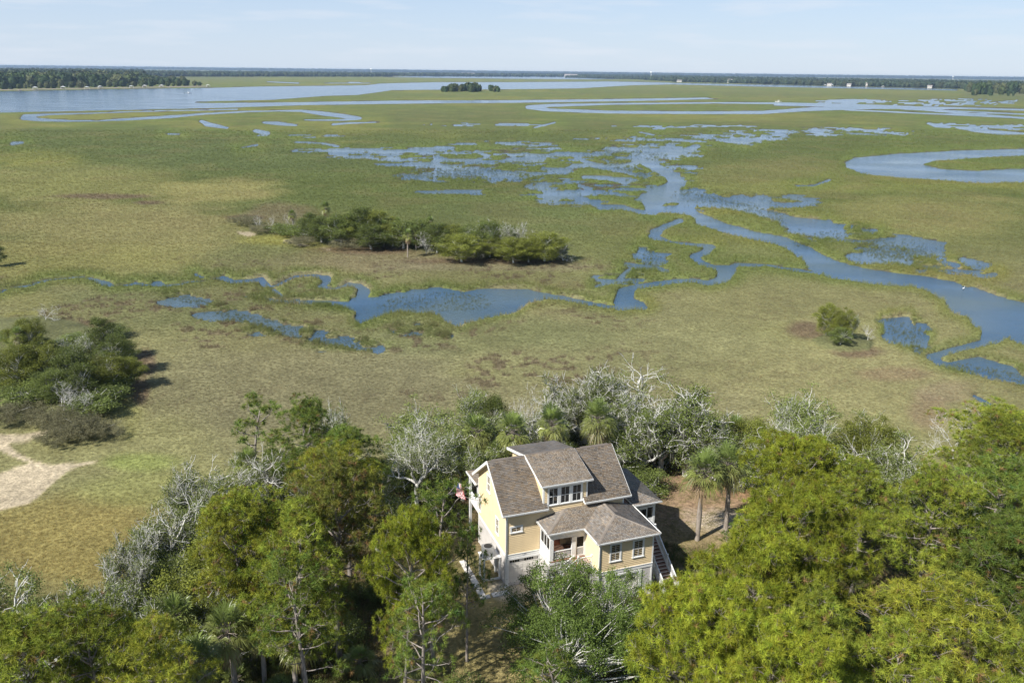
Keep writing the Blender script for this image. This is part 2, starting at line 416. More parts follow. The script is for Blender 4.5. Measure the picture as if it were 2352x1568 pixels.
def marsh_eval(x, y):
    """height, colour, reed height, wetness of the ground at world x, y"""
    px, py = to_px(x, y, MARSH_Z)
    dist = np.sqrt(x * x + y * y)
    big = fbm(x, y, 40, 4, 1); mid = fbm(x, y, 9, 4, 2); fine = fbm(x, y, 2.2, 3, 3)
    far = fbm(x, y, 260, 4, 4)
    warp = (fbm(x, y, 7, 4, 5) - 0.5) * np.clip(2400 / dist, 1.5, 14)
    wx = px + (fbm(x, y, 11, 3, 6) - .5) * np.clip(2000 / dist, 1, 16); wy = py + warp * 0.5
    sd = np.full(px.shape, 1e3, np.float32)
    for P in WATER_POLY: sd = np.minimum(sd, _poly_sd(wx, wy, P))
    for c in CREEKS: sd = np.minimum(sd, _creek_sd(wx, wy, c))
    for P in ISLAND_POLY: sd = np.maximum(sd, -_poly_sd(wx, wy, P))
    h = MARSH_Z + 0.10 * (mid - 0.5) + 0.14 * (big - .5)
    flat = np.zeros(px.shape, np.float32)
    for cx, cy, rx, ry, s in FLATS:
        flat = np.maximum(flat, s * (1 - sstep(0.35, 1.15, ell(px, py, cx, cy, rx, ry))))
    retic = fbm(x, y, 13, 5, 8)
    retic2 = 1 - np.abs(fbm(x, y, 34, 4, 9) - 0.5) * 2
    retic = retic * .75 + fbm(x, y, 4.5, 3, 10) * .25
    lvl = 0.37 + 0.14 * sstep(.03, .4, flat) + .02 * flat
    wet = sstep(-.02, .02, lvl - retic) * (flat > .04) + 0.5 * sstep(.9, .97, retic2) * sstep(.2, .5, flat)
    h = h - np.clip(wet, 0, 1) * 0.62
    sheet = np.zeros(px.shape, np.float32)
    for c in SHEETS: sheet = np.maximum(sheet, sstep(3, -4, _creek_sd(wx, wy, c, 12)))
    sheet = sheet * (.75 + .5 * (fbm(x, y, 9, 3, 21) - .5))
    sp = sstep(-.05, .05, sheet * .68 - fbm(x, y, 2.4, 2, 23)); h = h - np.maximum(0, sp * .50 - np.clip(wet, 0, 1) * .62)
    bank = np.clip(sd * 0.22, -0.75, 0.34)
    h = np.where(sd < 2.0, np.minimum(h, WATER_Z + bank), h)
    # dry land
    ld = np.full(px.shape, 1e3, np.float32)
    for i, P in enumerate(LAND_POLY):
        d = _poly_sd(px + (mid - .5) * 24, py + (mid - .5) * 10, P, 60)
        if i: d = d * (2.4 if i > 1 else 1.0) 
        ld = np.minimum(ld, d)
    rise = np.clip(-ld / 26.0, 0, 1)
    top = np.where(py > 1000, 0.0, -0.55)
    h = np.where(ld < 0, np.maximum(h, MARSH_Z) * (1 - sstep(0, 1, rise)) + top * sstep(0, 1, rise), h)
    h = np.where((py > 1050) & (ld < -26), -0.02 + 0.06 * (mid - .5) * 0, h)
    # ---- colours (albedo)
    def C(*c): return np.array(c, np.float32)
    col = np.empty(px.shape + (3,), np.float32)
    green = C(.100, .118, .034); olive = C(.185, .172, .076); brown = C(.17, .125, .07); yel = C(.24, .225, .06)
    t = sstep(430, 700, py)[..., None]
    mixg = sstep(.42, .62, far * .6 + big * .4)[..., None]
    col[:] = (green * (1 - mixg) + C(.145, .15, .045) * mixg) * (1 - t) + olive * t
    t2 = sstep(330, 190, py)[..., None] * 0.75
    col[:] = col * (1 - t2) + (C(.15, .145, .062) * (1 - mixg) + C(.105, .125, .045) * mixg) * t2
    def blob(cx, cy, rx, ry, c, s=1.0, soft=0.5, nz=0.5):
        e = ell(px, py, cx, cy, rx, ry) + (mid - .5) * nz + (big - .5) * nz * 1.6
        k = (s * (1 - sstep(1 - soft, 1 + soft * .3, e)))[..., None]
        col[:] = col * (1 - k) + c * k
    blob(150, 420, 330, 60, C(.21, .20, .07), .8); blob(80, 365, 150, 24, yel, .55); blob(480, 440, 190, 34, C(.25, .225, .085), .9)
    blob(250, 520, 420, 80, C(.23, .205, .085), .85); blob(60, 600, 420, 60, C(.21, .195, .065), .7)
    blob(850, 600, 260, 34, C(.20, .17, .095), .8); blob(650, 550, 120, 18, yel * .95, .8); blob(780, 570, 110, 12, yel * .9, .7)
    blob(640, 490, 90, 30, C(.16, .125, .075), .6); blob(2100, 500, 260, 60, C(.20, .185, .07), .75); blob(1780, 410, 300, 50, C(.175, .165, .06), .6)
    blob(1380, 790, 700, 130, C(.19, .18, .085), .75); blob(1950, 870, 420, 150, C(.225, .205, .095), .85); blob(1900, 760, 260, 50, C(.20, .19, .08), .7)
    blob(1100, 960, 900, 120, C(.20, .18, .095), .7); blob(700, 900, 460, 150, C(.165, .148, .08), .75); blob(500, 700, 620, 70, C(.135, .140, .058), .75); blob(1100, 760, 420, 60, C(.140, .145, .062), .7); blob(900, 360, 900, 46, C(.098, .118, .040), .7); blob(1700, 560, 500, 90, C(.14, .155, .05), .5); blob(1400, 480, 420, 60, C(.12, .14, .05), .6); blob(1130, 612, 260, 14, C(.215, .185, .11), .7)
    blob(180, 1250, 420, 130, C(.20, .16, .055), .9); blob(330, 1120, 190, 50, C(.19, .19, .065), .6)
    blob(300, 1000, 60, 95, C(.235, .23, .06), .75, .8, 1.6); blob(270, 1060, 70, 36, C(.20, .215, .065), .7, .8, 1.4); blob(320, 1060, 120, 30, C(.18, .2, .06), .8); blob(40, 690, 140, 30, C(.2, .185, .07), .6)
    blob(60, 725, 80, 14, yel, .6); blob(1900, 430, 420, 18, C(.17, .18, .05), .5)
    blob(2050, 860, 110, 20, C(.21, .15, .09), .6); blob(2130, 950, 60, 50, C(.19, .14, .085), .7); blob(2180, 900, 90, 30, C(.22, .165, .11), .5)
    for bx, by, rx, ry in [(1850, 755, 60, 30), (1965, 808, 75, 16), (330, 830, 32, 34), (322, 900, 24, 36), (200, 745, 60, 14), (650, 528, 60, 16), (820, 575, 150, 14), (1100, 600, 240, 10),
                           (560, 500, 50, 7), (250, 452, 130, 8), (340, 466, 50, 6)]:
        blob(bx, by, rx, ry, C(.135, .095, .06), .85, .5, .6)
    # darker rush clumps on the high marsh
    rush = sstep(.585, .64, fbm(x, y, 1.5, 2, 12)) * sstep(.42, .58, fbm(x, y, 16, 2, 13)) * (1 - .75 * sstep(1300, 1600, px)) * sstep(560, 640, py) * sstep(960, 860, py)
    k = (rush * .72)[..., None]; col[:] = col * (1 - k) + C(.115, .083, .055) * k
    # greener, taller cordgrass along the creeks
    near_w = sstep(26, 4, sd) * (sd < 1e2) * sstep(980, 700, py)
    k = (near_w * .7 + flat * .5).clip(0, .85)[..., None]; gcol = C(.125, .155, .040) * (1 - mixg) + C(.19, .185, .05) * mixg
    col[:] = col * (1 - k) + gcol * k
    # reddish-brown strips just behind the banks here and there
    k = (sstep(.55, .7, fbm(x, y, 18, 3, 14)) * .22 * sstep(1000, 500, py) * (1 - sstep(1200, 1500, px) * sstep(640, 720, py)))[..., None]; col[:] = col * (1 - k) + C(.18, .14, .065) * k
    # mud below the tide line and bare sand tracks
    mud = sstep(-1.38, -1.50, h)[..., None]
    col[:] = col * (1 - mud) + C(.085, .075, .055) * mud
    sandc = C(.44, .355, .245); sand = np.zeros(px.shape, np.float32)
    for P in [[(-400,1075),(0,1092),(30,1078),(60,1070),(85,1061),(110,1068),(150,1065),(200,1062),(225,1060),(160,1080),(120,1110),(90,1140),(60,1158),(0,1172),(-400,1210)],
              [(-200,1005),(0,998),(60,995),(110,985),(150,978),(120,995),(70,1012),(20,1020),(40,1040),(80,1060),(75,1066),(30,1050),(0,1035),(-200,1040)],
              [(541,530),(575,531),(592,540),(570,543),(545,535)],[(652,551),(690,558),(715,565),(690,566),(655,556)],[(740,571),(760,575),(755,577)],[(1010,728),(1048,739),(1046,745),(1025,738)]]:
        sand = np.maximum(sand, sstep(2.5, -2.5, _poly_sd(px + (mid - .5) * 16, py + (mid - .5) * 12, P)))
    k = sand[..., None] * .95; trk = np.minimum(np.abs(_creek_sd(px + (mid - .5) * 8, py, [(-200,1150,0),(20,1128,0),(90,1098,0),(150,1070,0),(90,1030,0)])), np.abs(_creek_sd(px + (mid - .5) * 8, py, [(-200,1120,0),(0,1110,0),(80,1085,0),(70,1040,0)])))
    trk = 1 - .30 * sstep(3.2, .8, trk) * fine; tone_ = trk * (.70 + .30 * big + .35 * (fine - .5) + .25 * (mid - .5))
    k = k * sstep(.10, .45, fine + .35 * sand[..., None][..., 0])[..., None]
    col[:] = col * (1 - k) + sandc * tone_[..., None] * k
    wrack = sstep(.5, .62, mid) * sstep(4.5, 1.5, np.abs(sd - 2)) * sstep(.54, .62, big) * 0.4 * sstep(420, 520, py)
    col[:] = col * (1 - wrack[..., None]) + C(.30, .24, .16) * wrack[..., None]
    # forest floor
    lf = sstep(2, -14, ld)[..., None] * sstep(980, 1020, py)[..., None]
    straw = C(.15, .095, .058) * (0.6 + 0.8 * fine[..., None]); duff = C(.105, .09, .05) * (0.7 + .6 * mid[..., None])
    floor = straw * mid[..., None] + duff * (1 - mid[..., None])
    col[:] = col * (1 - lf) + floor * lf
    def patch(wxc, wyc, rx, ry, c, s):
        e = np.sqrt(((x - wxc) / rx) ** 2 + ((y - wyc) / ry) ** 2) + (mid - .5) * .9 + (fine - .5) * .5
        k = (s * (1 - sstep(.6, 1.1, e)))[..., None]; col[:] = col * (1 - k) + c * k
    lawn = C(.26, .21, .09)
    patch(-1, 55, 9, 13, lawn * (.8 + .5 * fine[..., None]), .9); patch(-7, 66, 6, 10, C(.21, .18, .08), .8)
    patch(20, 79, 9, 9, C(.30, .20, .125), .8); patch(21, 76, 5.0, 3.2, C(.42, .35, .27), .8); patch(17, 69, 6, 7, C(.25, .19, .10), .8)
    patch(1, 63.6, 3.2, 2.2, C(.5, .42, .33), .8); patch(25, 84, 7, 5, C(.33, .19, .11), .7); patch(13.5, 66.0, 3.0, 2.0, C(.42, .34, .25), .8)
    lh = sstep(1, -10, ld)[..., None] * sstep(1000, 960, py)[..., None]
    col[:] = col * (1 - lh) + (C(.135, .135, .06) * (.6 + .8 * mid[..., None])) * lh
    tall = np.clip(0.35 + 0.75 * near_w + 0.5 * flat + 0.45 * sstep(700, 480, py) - 0.2 * sstep(900, 1100, py), .22, 1.1)
    tall = np.where(ld < 0, 0.3, tall)
    tall = tall + rush * .55
    cover = (1 - sand) * ((sd > 1.2) | ((sheet > .25) & (sd > -60)))
    dk = 1 - .15 * sstep(150, 240, py) * sstep(1010, 900, py) * (1 - .5 * sstep(600, 760, py))
    col = col * dk[..., None] * np.array([.97, 1.0, 1.0], np.float32)
    return h, col * (.96 + .20 * fine[..., None]), tall, cover, np.maximum(flat, sheet * 2.4), ld, px, py, rush

# ground: rows get farther apart with distance, columns follow compass bearing
def ground_rows():
    ds = []
    pyv = 1950.0
    H = CAM_Z - MARSH_Z
    while True:
        ang = PITCH + math.atan((pyv - 784) / F_PX)
        if ang < 0.0020: break
        ds.append(H / math.tan(ang) if ang < math.pi/2 else 1)
        step = 2.1 if pyv < 300 else (2.6 if pyv < 560 else (4.0 if pyv < 900 else 6.0))
        if pyv < 205: step = 1.1
        pyv -= step
    ds.append(26000.0)
    return [8.0, 20.0, 32.0] + [d for d in ds if d > 34]
rows = np.array(ground_rows())
nc = 760
az = np.radians(np.linspace(-44, 44, nc))
X = rows[:, None] * np.sin(az)[None, :]
Y = rows[:, None] * np.cos(az)[None, :]
gh, gcol, gtall, gcover, gflat, gld, gpx, gpy, grush = marsh_eval(X, Y)
gh = np.where(rows[:, None] > 15000, -1.2, gh)
V = np.stack([X, Y, gh], -1).reshape(-1, 3)
nr = len(rows)
ii = (np.arange(nr - 1)[:, None] * nc + np.arange(nc - 1)[None, :]).ravel()
Q = np.stack([ii, ii + 1, ii + nc + 1, ii + nc], -1)

def ground_material():
    mt, n, out = new_mat('marsh_ground')
    at = N(n, 'ShaderNodeAttribute', attribute_name='Col')
    geo = N(n, 'ShaderNodeNewGeometry')
    def noise(sc, det, vec=None, rough=.6):
        z = N(n, 'ShaderNodeTexNoise'); z.inputs['Scale'].default_value = sc; z.inputs['Detail'].default_value = det; z.inputs['Roughness'].default_value = rough
        n.links.new(vec or geo.outputs['Position'], z.inputs['Vector']); return z
    a = noise(2.2, 4); b_ = noise(.35, 5); c = noise(.03, 6)
    def rng(src, lo, hi, f0=.3, f1=.7):
        r = N(n, 'ShaderNodeMapRange'); r.inputs['From Min'].default_value = f0; r.inputs['From Max'].default_value = f1
        r.inputs['To Min'].default_value = lo; r.inputs['To Max'].default_value = hi; n.links.new(src.outputs['Fac'], r.inputs['Value']); return r
    ra, rb, rc = rng(a, .65, 1.35), rng(b_, .82, 1.18), rng(c, .85, 1.15)
    m1 = N(n, 'ShaderNodeMath', operation='MULTIPLY'); n.links.new(ra.outputs[0], m1.inputs[0]); n.links.new(rb.outputs[0], m1.inputs[1])
    m2 = N(n, 'ShaderNodeMath', operation='MULTIPLY'); n.links.new(m1.outputs[0], m2.inputs[0]); n.links.new(rc.outputs[0], m2.inputs[1])
    sc = N(n, 'ShaderNodeVectorMath', operation='SCALE'); n.links.new(at.outputs['Color'], sc.inputs[0]); n.links.new(m2.outputs[0], sc.inputs['Scale'])
    bs = N(n, 'ShaderNodeBsdfPrincipled'); bs.inputs['Roughness'].default_value = .9; bs.inputs['Specular IOR Level'].default_value = .1
    n.links.new(sc.outputs[0], bs.inputs['Base Color'])
    bp = N(n, 'ShaderNodeBump'); bp.inputs['Strength'].default_value = .6; bp.inputs['Distance'].default_value = .2
    n.links.new(m1.outputs[0], bp.inputs['Height']); n.links.new(bp.outputs[0], bs.inputs['Normal'])
    n.links.new(bs.outputs[0], out.inputs[0])
    return mt
G_MAT = ground_material()
me = np_mesh('marsh_ground', V, quads=Q, col=gcol.reshape(-1, 3), smooth=True, mat=G_MAT)
ground = np_obj('marsh_ground', me)
tagit(ground, kind='structure')
# ground behind and beside the camera, a little lower so that it never meets the detailed sheet
b = MB()
R = 26000
b.add([(-R, -R, -2.6), (R, -R, -2.6), (R, R, -2.6), (-R, R, -2.6)], [(0, 1, 2, 3)])
mud = simple_mat('mud', (.12, .12, .06), .9, .3, .05)
o = b.build('outer_ground', mud); tagit(o, kind='structure')

# ------------------------------------------------------------------ water
def water_material():
    mt, n, out = new_mat('tidal_water')
    geo = N(n, 'ShaderNodeNewGeometry')
    mp = N(n, 'ShaderNodeMapping'); mp.inputs['Rotation'].default_value = (0, 0, .5); mp.inputs['Scale'].default_value = (1, 2.2, 1)
    n.links.new(geo.outputs['Position'], mp.inputs['Vector'])
    z1 = N(n, 'ShaderNodeTexNoise'); z1.inputs['Scale'].default_value = 1.1; z1.inputs['Detail'].default_value = 5; z1.inputs['Roughness'].default_value = .62
    z2 = N(n, 'ShaderNodeTexNoise'); z2.inputs['Scale'].default_value = .018; z2.inputs['Detail'].default_value = 4
    n.links.new(mp.outputs[0], z1.inputs['Vector']); n.links.new(mp.outputs[0], z2.inputs['Vector'])
    r2 = N(n, 'ShaderNodeMapRange'); r2.inputs['From Min'].default_value = .38; r2.inputs['From Max'].default_value = .62; r2.inputs['To Min'].default_value = .25; r2.inputs['To Max'].default_value = 1.0
    n.links.new(z2.outputs['Fac'], r2.inputs['Value'])
    bp = N(n, 'ShaderNodeBump'); bp.inputs['Distance'].default_value = .22
    n.links.new(r2.outputs[0], bp.inputs['Strength']); n.links.new(z1.outputs['Fac'], bp.inputs['Height'])
    bs = N(n, 'ShaderNodeBsdfPrincipled')
    z3 = N(n, 'ShaderNodeTexNoise'); z3.inputs['Scale'].default_value = .045; z3.inputs['Detail'].default_value = 5
    n.links.new(geo.outputs['Position'], z3.inputs['Vector'])
    cr = N(n, 'ShaderNodeValToRGB'); cr.color_ramp.elements[0].position = .38; cr.color_ramp.elements[0].color = (.035, .082, .145, 1)
    cr.color_ramp.elements[1].position = .64; cr.color_ramp.elements[1].color = (.075, .115, .14, 1)
    n.links.new(z3.outputs['Fac'], cr.inputs[0]); n.links.new(cr.outputs[0], bs.inputs['Base Color'])
    bs.inputs['Roughness'].default_value = .12; bs.inputs['IOR'].default_value = 1.34
    n.links.new(bp.outputs[0], bs.inputs['Normal'])
    n.links.new(bs.outputs[0], out.inputs[0])
    return mt
W_MAT = water_material()
wr = [20.0, 60, 120, 240, 480, 900, 1800, 3600, 7000, 12000, 26000]
b = MB(); wa = np.radians(np.linspace(-50, 50, 21))
vs = [(r * math.sin(a), r * math.cos(a), WATER_Z) for r in wr for a in wa]
fs = [(i * 21 + j, i * 21 + j + 1, (i + 1) * 21 + j + 1, (i + 1) * 21 + j) for i in range(len(wr) - 1) for j in range(20)]
b.add(vs, fs)
o = b.build('water', W_MAT); tagit(o, kind='structure')

# ------------------------------------------------------------------ grass: many small tufts set on points
def tuft_mesh(name, nb, spread, hgt, w, seed, lean=.35):
    r = np.random.default_rng(seed)
    a = r.uniform(0, 6.283, nb); rad = spread * np.sqrt(r.random(nb))
    base = np.stack([rad * np.cos(a), rad * np.sin(a), np.full(nb, -.05)], -1)
    ln = r.uniform(.6, 1.1, nb) * hgt; d = r.normal(0, lean, (nb, 3)); d[:, 2] = 1; d /= np.linalg.norm(d, axis=1)[:, None]
    tip = base + d * ln[:, None]
    th = r.uniform(0, 6.283, nb); p = np.stack([np.cos(th), np.sin(th), 0 * th], -1) * w * .5
    v = np.stack([base - p, base + p, tip], 1).reshape(-1, 3)
    me = np_mesh(name, v, tris=np.arange(nb * 3).reshape(-1, 3))
    return me

def scatter(name, pts, scl, vid, tint, tufts, mat, label_kind='stuff'):
    """one object whose points each carry a tuft"""
    me = bpy.data.meshes.new(name)
    n = len(pts)
    me.vertices.add(n); me.vertices.foreach_set('co', np.asarray(pts, np.float32).ravel())
    at = me.attributes.new('scl', 'FLOAT_VECTOR', 'POINT'); at.data.foreach_set('vector', np.asarray(scl, np.float32).ravel())
    at = me.attributes.new('vid', 'INT', 'POINT'); at.data.foreach_set('value', np.asarray(vid, np.int32))
    at = me.attributes.new('rot', 'FLOAT', 'POINT'); at.data.foreach_set('value', RNG.uniform(0, 6.283, n).astype(np.float32))
    c4 = np.ones((n, 4), np.float32); c4[:, :3] = tint
    at = me.attributes.new('tint', 'FLOAT_COLOR', 'POINT'); at.data.foreach_set('color', c4.ravel())
    o = bpy.data.objects.new(name, me); link(o); tagit(o, kind=label_kind)
    g = bpy.data.node_groups.new(name + '_scatter', 'GeometryNodeTree')
    g.interface.new_socket('Geometry', in_out='INPUT', socket_type='NodeSocketGeometry')
    g.interface.new_socket('Geometry', in_out='OUTPUT', socket_type='NodeSocketGeometry')
    gi = g.nodes.new('NodeGroupInput'); go = g.nodes.new('NodeGroupOutput')
    iop = g.nodes.new('GeometryNodeInstanceOnPoints')
    jn = g.nodes.new('GeometryNodeGeometryToInstance')
    for k, tm in enumerate(tufts):
        tm.materials.clear(); tm.materials.append(mat)
        po = bpy.data.objects.new(tm.name, tm)
        oi = g.nodes.new('GeometryNodeObjectInfo'); oi.inputs['Object'].default_value = po
        oi.inputs['As Instance'].default_value = False
        gti = g.nodes.new('GeometryNodeGeometryToInstance')
        g.links.new(oi.outputs['Geometry'], gti.inputs[0])
        tufts[k] = gti
    join = g.nodes.new('GeometryNodeJoinGeometry')
    for t in tufts[::-1]: g.links.new(t.outputs[0], join.inputs[0])
    def attr(nm, dt):
        a = g.nodes.new('GeometryNodeInputNamedAttribute'); a.data_type = dt; a.inputs['Name'].default_value = nm
        return a.outputs['Attribute']
    g.links.new(gi.outputs[0], iop.inputs['Points']); g.links.new(join.outputs[0], iop.inputs['Instance'])
    iop.inputs['Pick Instance'].default_value = True
    g.links.new(attr('vid', 'INT'), iop.inputs['Instance Index'])
    g.links.new(attr('scl', 'FLOAT_VECTOR'), iop.inputs['Scale'])
    cx = g.nodes.new('ShaderNodeCombineXYZ'); g.links.new(attr('rot', 'FLOAT'), cx.inputs['Z'])
    er = g.nodes.new('FunctionNodeEulerToRotation'); g.links.new(cx.outputs[0], er.inputs[0])
    g.links.new(er.outputs[0], iop.inputs['Rotation'])
    g.links.new(iop.outputs[0], go.inputs[0])
    md = o.modifiers.new('scatter', 'NODES'); md.node_group = g
    return o
GRASS_MAT = leaf_mat('grass_blades', 'tint', 'INSTANCER', .35, .6, .15, 0.0)
def grass_field():
    pts = []
    for y0, y1, sx, sy in [(300, 420, 6.0, 2.4), (420, 560, 5.2, 3.0), (560, 760, 5.0, 3.6), (760, 1000, 5.4, 4.4), (1000, 1420, 6.5, 5.2)]:
        nx = int(3000 / sx); ny = int((y1 - y0) / sy)
        gx, gy = np.meshgrid(np.linspace(-320, 2680, nx), np.linspace(y0, y1, ny))
        gx = gx + RNG.uniform(-.8, .8, gx.shape) * sx; gy = gy + RNG.uniform(-.8, .8, gy.shape) * sy
        pts.append(np.stack([gx.ravel(), gy.ravel()], -1))
    # extra reeds where thin water stands between them
    for c in SHEETS:
        for (x0, y0, w0), (x1, y1, w1) in zip(c[:-1], c[1:]):
            L_ = math.hypot(x1 - x0, y1 - y0); w = (w0 + w1) * .62; n_ = int(L_ * w / 5.5)
            t_ = RNG.random(n_); o_ = RNG.normal(0, .42, n_) * w
            pts.append(np.stack([x0 + (x1 - x0) * t_ + RNG.normal(0, 6, n_), y0 + (y1 - y0) * t_ + o_], -1))
    P = np.concatenate(pts)
    wx, wy = on_plane(P[:, 0], P[:, 1], MARSH_Z)
    h, col, tall, cover, flat, ld, px, py, rush = marsh_eval(wx, wy)
    dist = np.sqrt(wx ** 2 + wy ** 2)
    r = RNG.random(len(P))
    deep = h < WATER_Z - .30
    keep = (cover > .45) & (ld > -6) & ((~deep) | ((flat > 1.0) & (r < .20)))
    inwater = h < WATER_Z
    keep &= (~inwater) | (r < 0.07 + .42 * np.clip(flat - .55, 0, 1.3))
    wx, wy, h, tall, dist, col, flat, px, py, rush = [a[keep] for a in (wx, wy, h, tall, dist, col, flat, px, py, rush)]
    n = len(wx)
    foot = dist / F_PX * 6.0                       # spacing on the ground
    s_h = tall * RNG.uniform(.7, 1.25, n) * (0.75 + foot * .18)
    s_w = np.clip(foot * .95, .38, 2.6) * RNG.uniform(.8, 1.2, n)
    wt_ = h < WATER_Z; s_w = np.where(wt_, s_w * .75, s_w); s_h = np.where(wt_, np.minimum(s_h * .6, .55), s_h)
    jit = RNG.normal(0, .085, (n, 1)) + RNG.normal(0, .035, (n, 3))
    tint = np.clip(col * (1.58 + jit) * np.array([1.03, .99, 1.05]), 0.01, 1)
    wetm = (flat > .3) | (h < WATER_Z)
    tint[wetm] = tint[wetm] * .45 + np.array([.15, .185, .055]) * .6
    z = np.maximum(h, WATER_Z - .05)
    vid = RNG.integers(0, 4, n)
    tufts = [tuft_mesh('grass_tuft', 16, .5, 1.0, .065, 11 + k, .28) for k in range(4)]
    scatter('marsh_grass', np.stack([wx, wy, z], -1), np.stack([s_w, s_w, s_h], -1), vid, tint, tufts, GRASS_MAT)
    print('grass tufts', n)
grass_field()

def undergrowth():
    """grass, fern and litter on the wood floor and lawn"""
    n = 60000
    px = RNG.uniform(-350, 2700, n); py = RNG.uniform(1000, 1900, n)
    wx, wy = on_plane(px, py, 0.0)
    h, col, tall, cover, flat, ld, qx, qy, rush = marsh_eval(wx, wy)
    u = (wx + .27) * math.cos(.349) + (wy - 64) * math.sin(.349); v = -(wx + .27) * math.sin(.349) + (wy - 64) * math.cos(.349)
    keep = (ld < -4) & ~((u > -2.9) & (u < 14.6) & (v > -6) & (v < 11)) 
    lawn = (((wx + 1) / 9) ** 2 + ((wy - 55) / 13) ** 2 < 1) | (((wx - 20) / 9) ** 2 + ((wy - 78) / 8) ** 2 < 1)
    keep &= (~lawn) | (RNG.random(n) < .5)
    wx, wy, h, col, lawn = [a[keep] for a in (wx, wy, h, col, lawn)]
    n = len(wx); g = RNG.random((n, 1))
    tint = np.where(g < .45, np.array([.16, .17, .05]), np.where(g < .75, np.array([.25, .195, .10]), np.array([.11, .15, .045]))) * RNG.uniform(.6, 1.25, (n, 1))
    tint = np.where(lawn[:, None], np.array([.26, .23, .10]) * RNG.uniform(.7, 1.15, (n, 1)), tint)
    s = RNG.uniform(.5, 1.1, n); sh = np.where(lawn, .10, RNG.uniform(.25, .75, n))
    tufts = [tuft_mesh('ground_tuft', 18, .45, 1.0, .06, 61 + k, .6) for k in range(4)]
    scatter('undergrowth', np.stack([wx, wy, h], -1), np.stack([s, s, sh], -1), RNG.integers(0, 4, n), tint, tufts, GRASS_MAT)
undergrowth()
# ------------------------------------------------------------------ the house (u along the front, v away from the camera, z up)
HL = Vector((-0.27, 64.0, 0)); HR = math.radians(20.0)
house = empty('raised_house', HL, HR, 'pale yellow raised house with grey shingle roofs among the trees', 'house')
M_SID = simple_mat('yellow_siding', (.76, .60, .365), .55, .07, 1.2, .1)
M_WALLB = simple_mat('wall_backing', (.72, .57, .345), .7, .06, 1.0)
M_WHITE = simple_mat('white_trim', (.78, .78, .76), .45, .06, 2.0)
M_STUC = simple_mat('pale_plaster', (.56, .53, .50), .8, .1, 1.5, .3)
M_SOFF = simple_mat('soffit', (.70, .69, .64), .7, .05, 2.0)
M_DECK = simple_mat('red_brown_deck', (.31, .18, .125), .6, .2, 4.0, .2)
M_TREAD = simple_mat('tread_edge', (.66, .60, .56), .6, .12, 5.0)
M_GAR = simple_mat('garage_panel', (.70, .67, .62), .5, .05, 2.0)
M_CONC = simple_mat('concrete', (.62, .60, .56), .85, .16, 1.3, .4)
M_METAL = simple_mat('grey_metal', (.33, .34, .35), .4, .1, 6.0, 0, .4)
M_DARK = simple_mat('dark_void', (.02, .02, .02), .8, .1)
def glass_material():
    mt, n, out = new_mat('window_glass')
    bs = N(n, 'ShaderNodeBsdfPrincipled'); bs.inputs['Base Color'].default_value = (.018, .02, .022, 1)
    bs.inputs['Roughness'].default_value = .04; bs.inputs['IOR'].default_value = 1.5
    tc = N(n, 'ShaderNodeTexCoord'); z = N(n, 'ShaderNodeTexNoise'); z.inputs['Scale'].default_value = 1.6
    bp = N(n, 'ShaderNodeBump'); bp.inputs['Strength'].default_value = .06
    n.links.new(tc.outputs['Object'], z.inputs['Vector']); n.links.new(z.outputs['Fac'], bp.inputs['Height']); n.links.new(bp.outputs[0], bs.inputs['Normal'])
    n.links.new(bs.outputs[0], out.inputs[0]); return mt
M_GLASS = glass_material()
def screen_material():
    mt, n, out = new_mat('insect_screen')
    bs = N(n, 'ShaderNodeBsdfDiffuse'); bs.inputs['Color'].default_value = (.03, .03, .028, 1)
    tr = N(n, 'ShaderNodeBsdfTransparent'); mx = N(n, 'ShaderNodeMixShader'); mx.inputs[0].default_value = .45
    n.links.new(tr.outputs[0], mx.inputs[1]); n.links.new(bs.outputs[0], mx.inputs[2]); n.links.new(mx.outputs[0], out.inputs[0]); return mt
M_SCREEN = screen_material()
def shingle_material():
    mt, n, out = new_mat('asphalt_shingle')
    at = N(n, 'ShaderNodeAttribute', attribute_name='Col'); tc = N(n, 'ShaderNodeTexCoord')
    z = N(n, 'ShaderNodeTexNoise'); z.inputs['Scale'].default_value = .55; z.inputs['Detail'].default_value = 6; z.inputs['Roughness'].default_value = .6
    mp = N(n, 'ShaderNodeMapping'); mp.inputs['Scale'].default_value = (1.5, .55, .55)
    n.links.new(tc.outputs['Object'], mp.inputs['Vector']); n.links.new(mp.outputs[0], z.inputs['Vector'])
    r = N(n, 'ShaderNodeMapRange'); r.inputs['From Min'].default_value = .36; r.inputs['From Max'].default_value = .62; r.inputs['To Min'].default_value = .74; r.inputs['To Max'].default_value = 1.0
    n.links.new(z.outputs['Fac'], r.inputs['Value'])
    g = N(n, 'ShaderNodeTexNoise'); g.inputs['Scale'].default_value = 45; g.inputs['Detail'].default_value = 2
    n.links.new(tc.outputs['Object'], g.inputs['Vector'])
    r2 = N(n, 'ShaderNodeMapRange'); r2.inputs['To Min'].default_value = .6; r2.inputs['To Max'].default_value = 1.4; n.links.new(g.outputs['Fac'], r2.inputs['Value'])
    mm = N(n, 'ShaderNodeMath', operation='MULTIPLY'); n.links.new(r.outputs[0], mm.inputs[0]); n.links.new(r2.outputs[0], mm.inputs[1])
    sc = N(n, 'ShaderNodeVectorMath', operation='SCALE'); n.links.new(at.outputs['Color'], sc.inputs[0]); n.links.new(mm.outputs[0], sc.inputs['Scale'])
    bs = N(n, 'ShaderNodeBsdfPrincipled'); bs.inputs['Roughness'].default_value = .9; bs.inputs['Specular IOR Level'].default_value = .2
    n.links.new(sc.outputs[0], bs.inputs['Base Color']); n.links.new(bs.outputs[0], out.inputs[0]); return mt
M_SHIN = shingle_material()

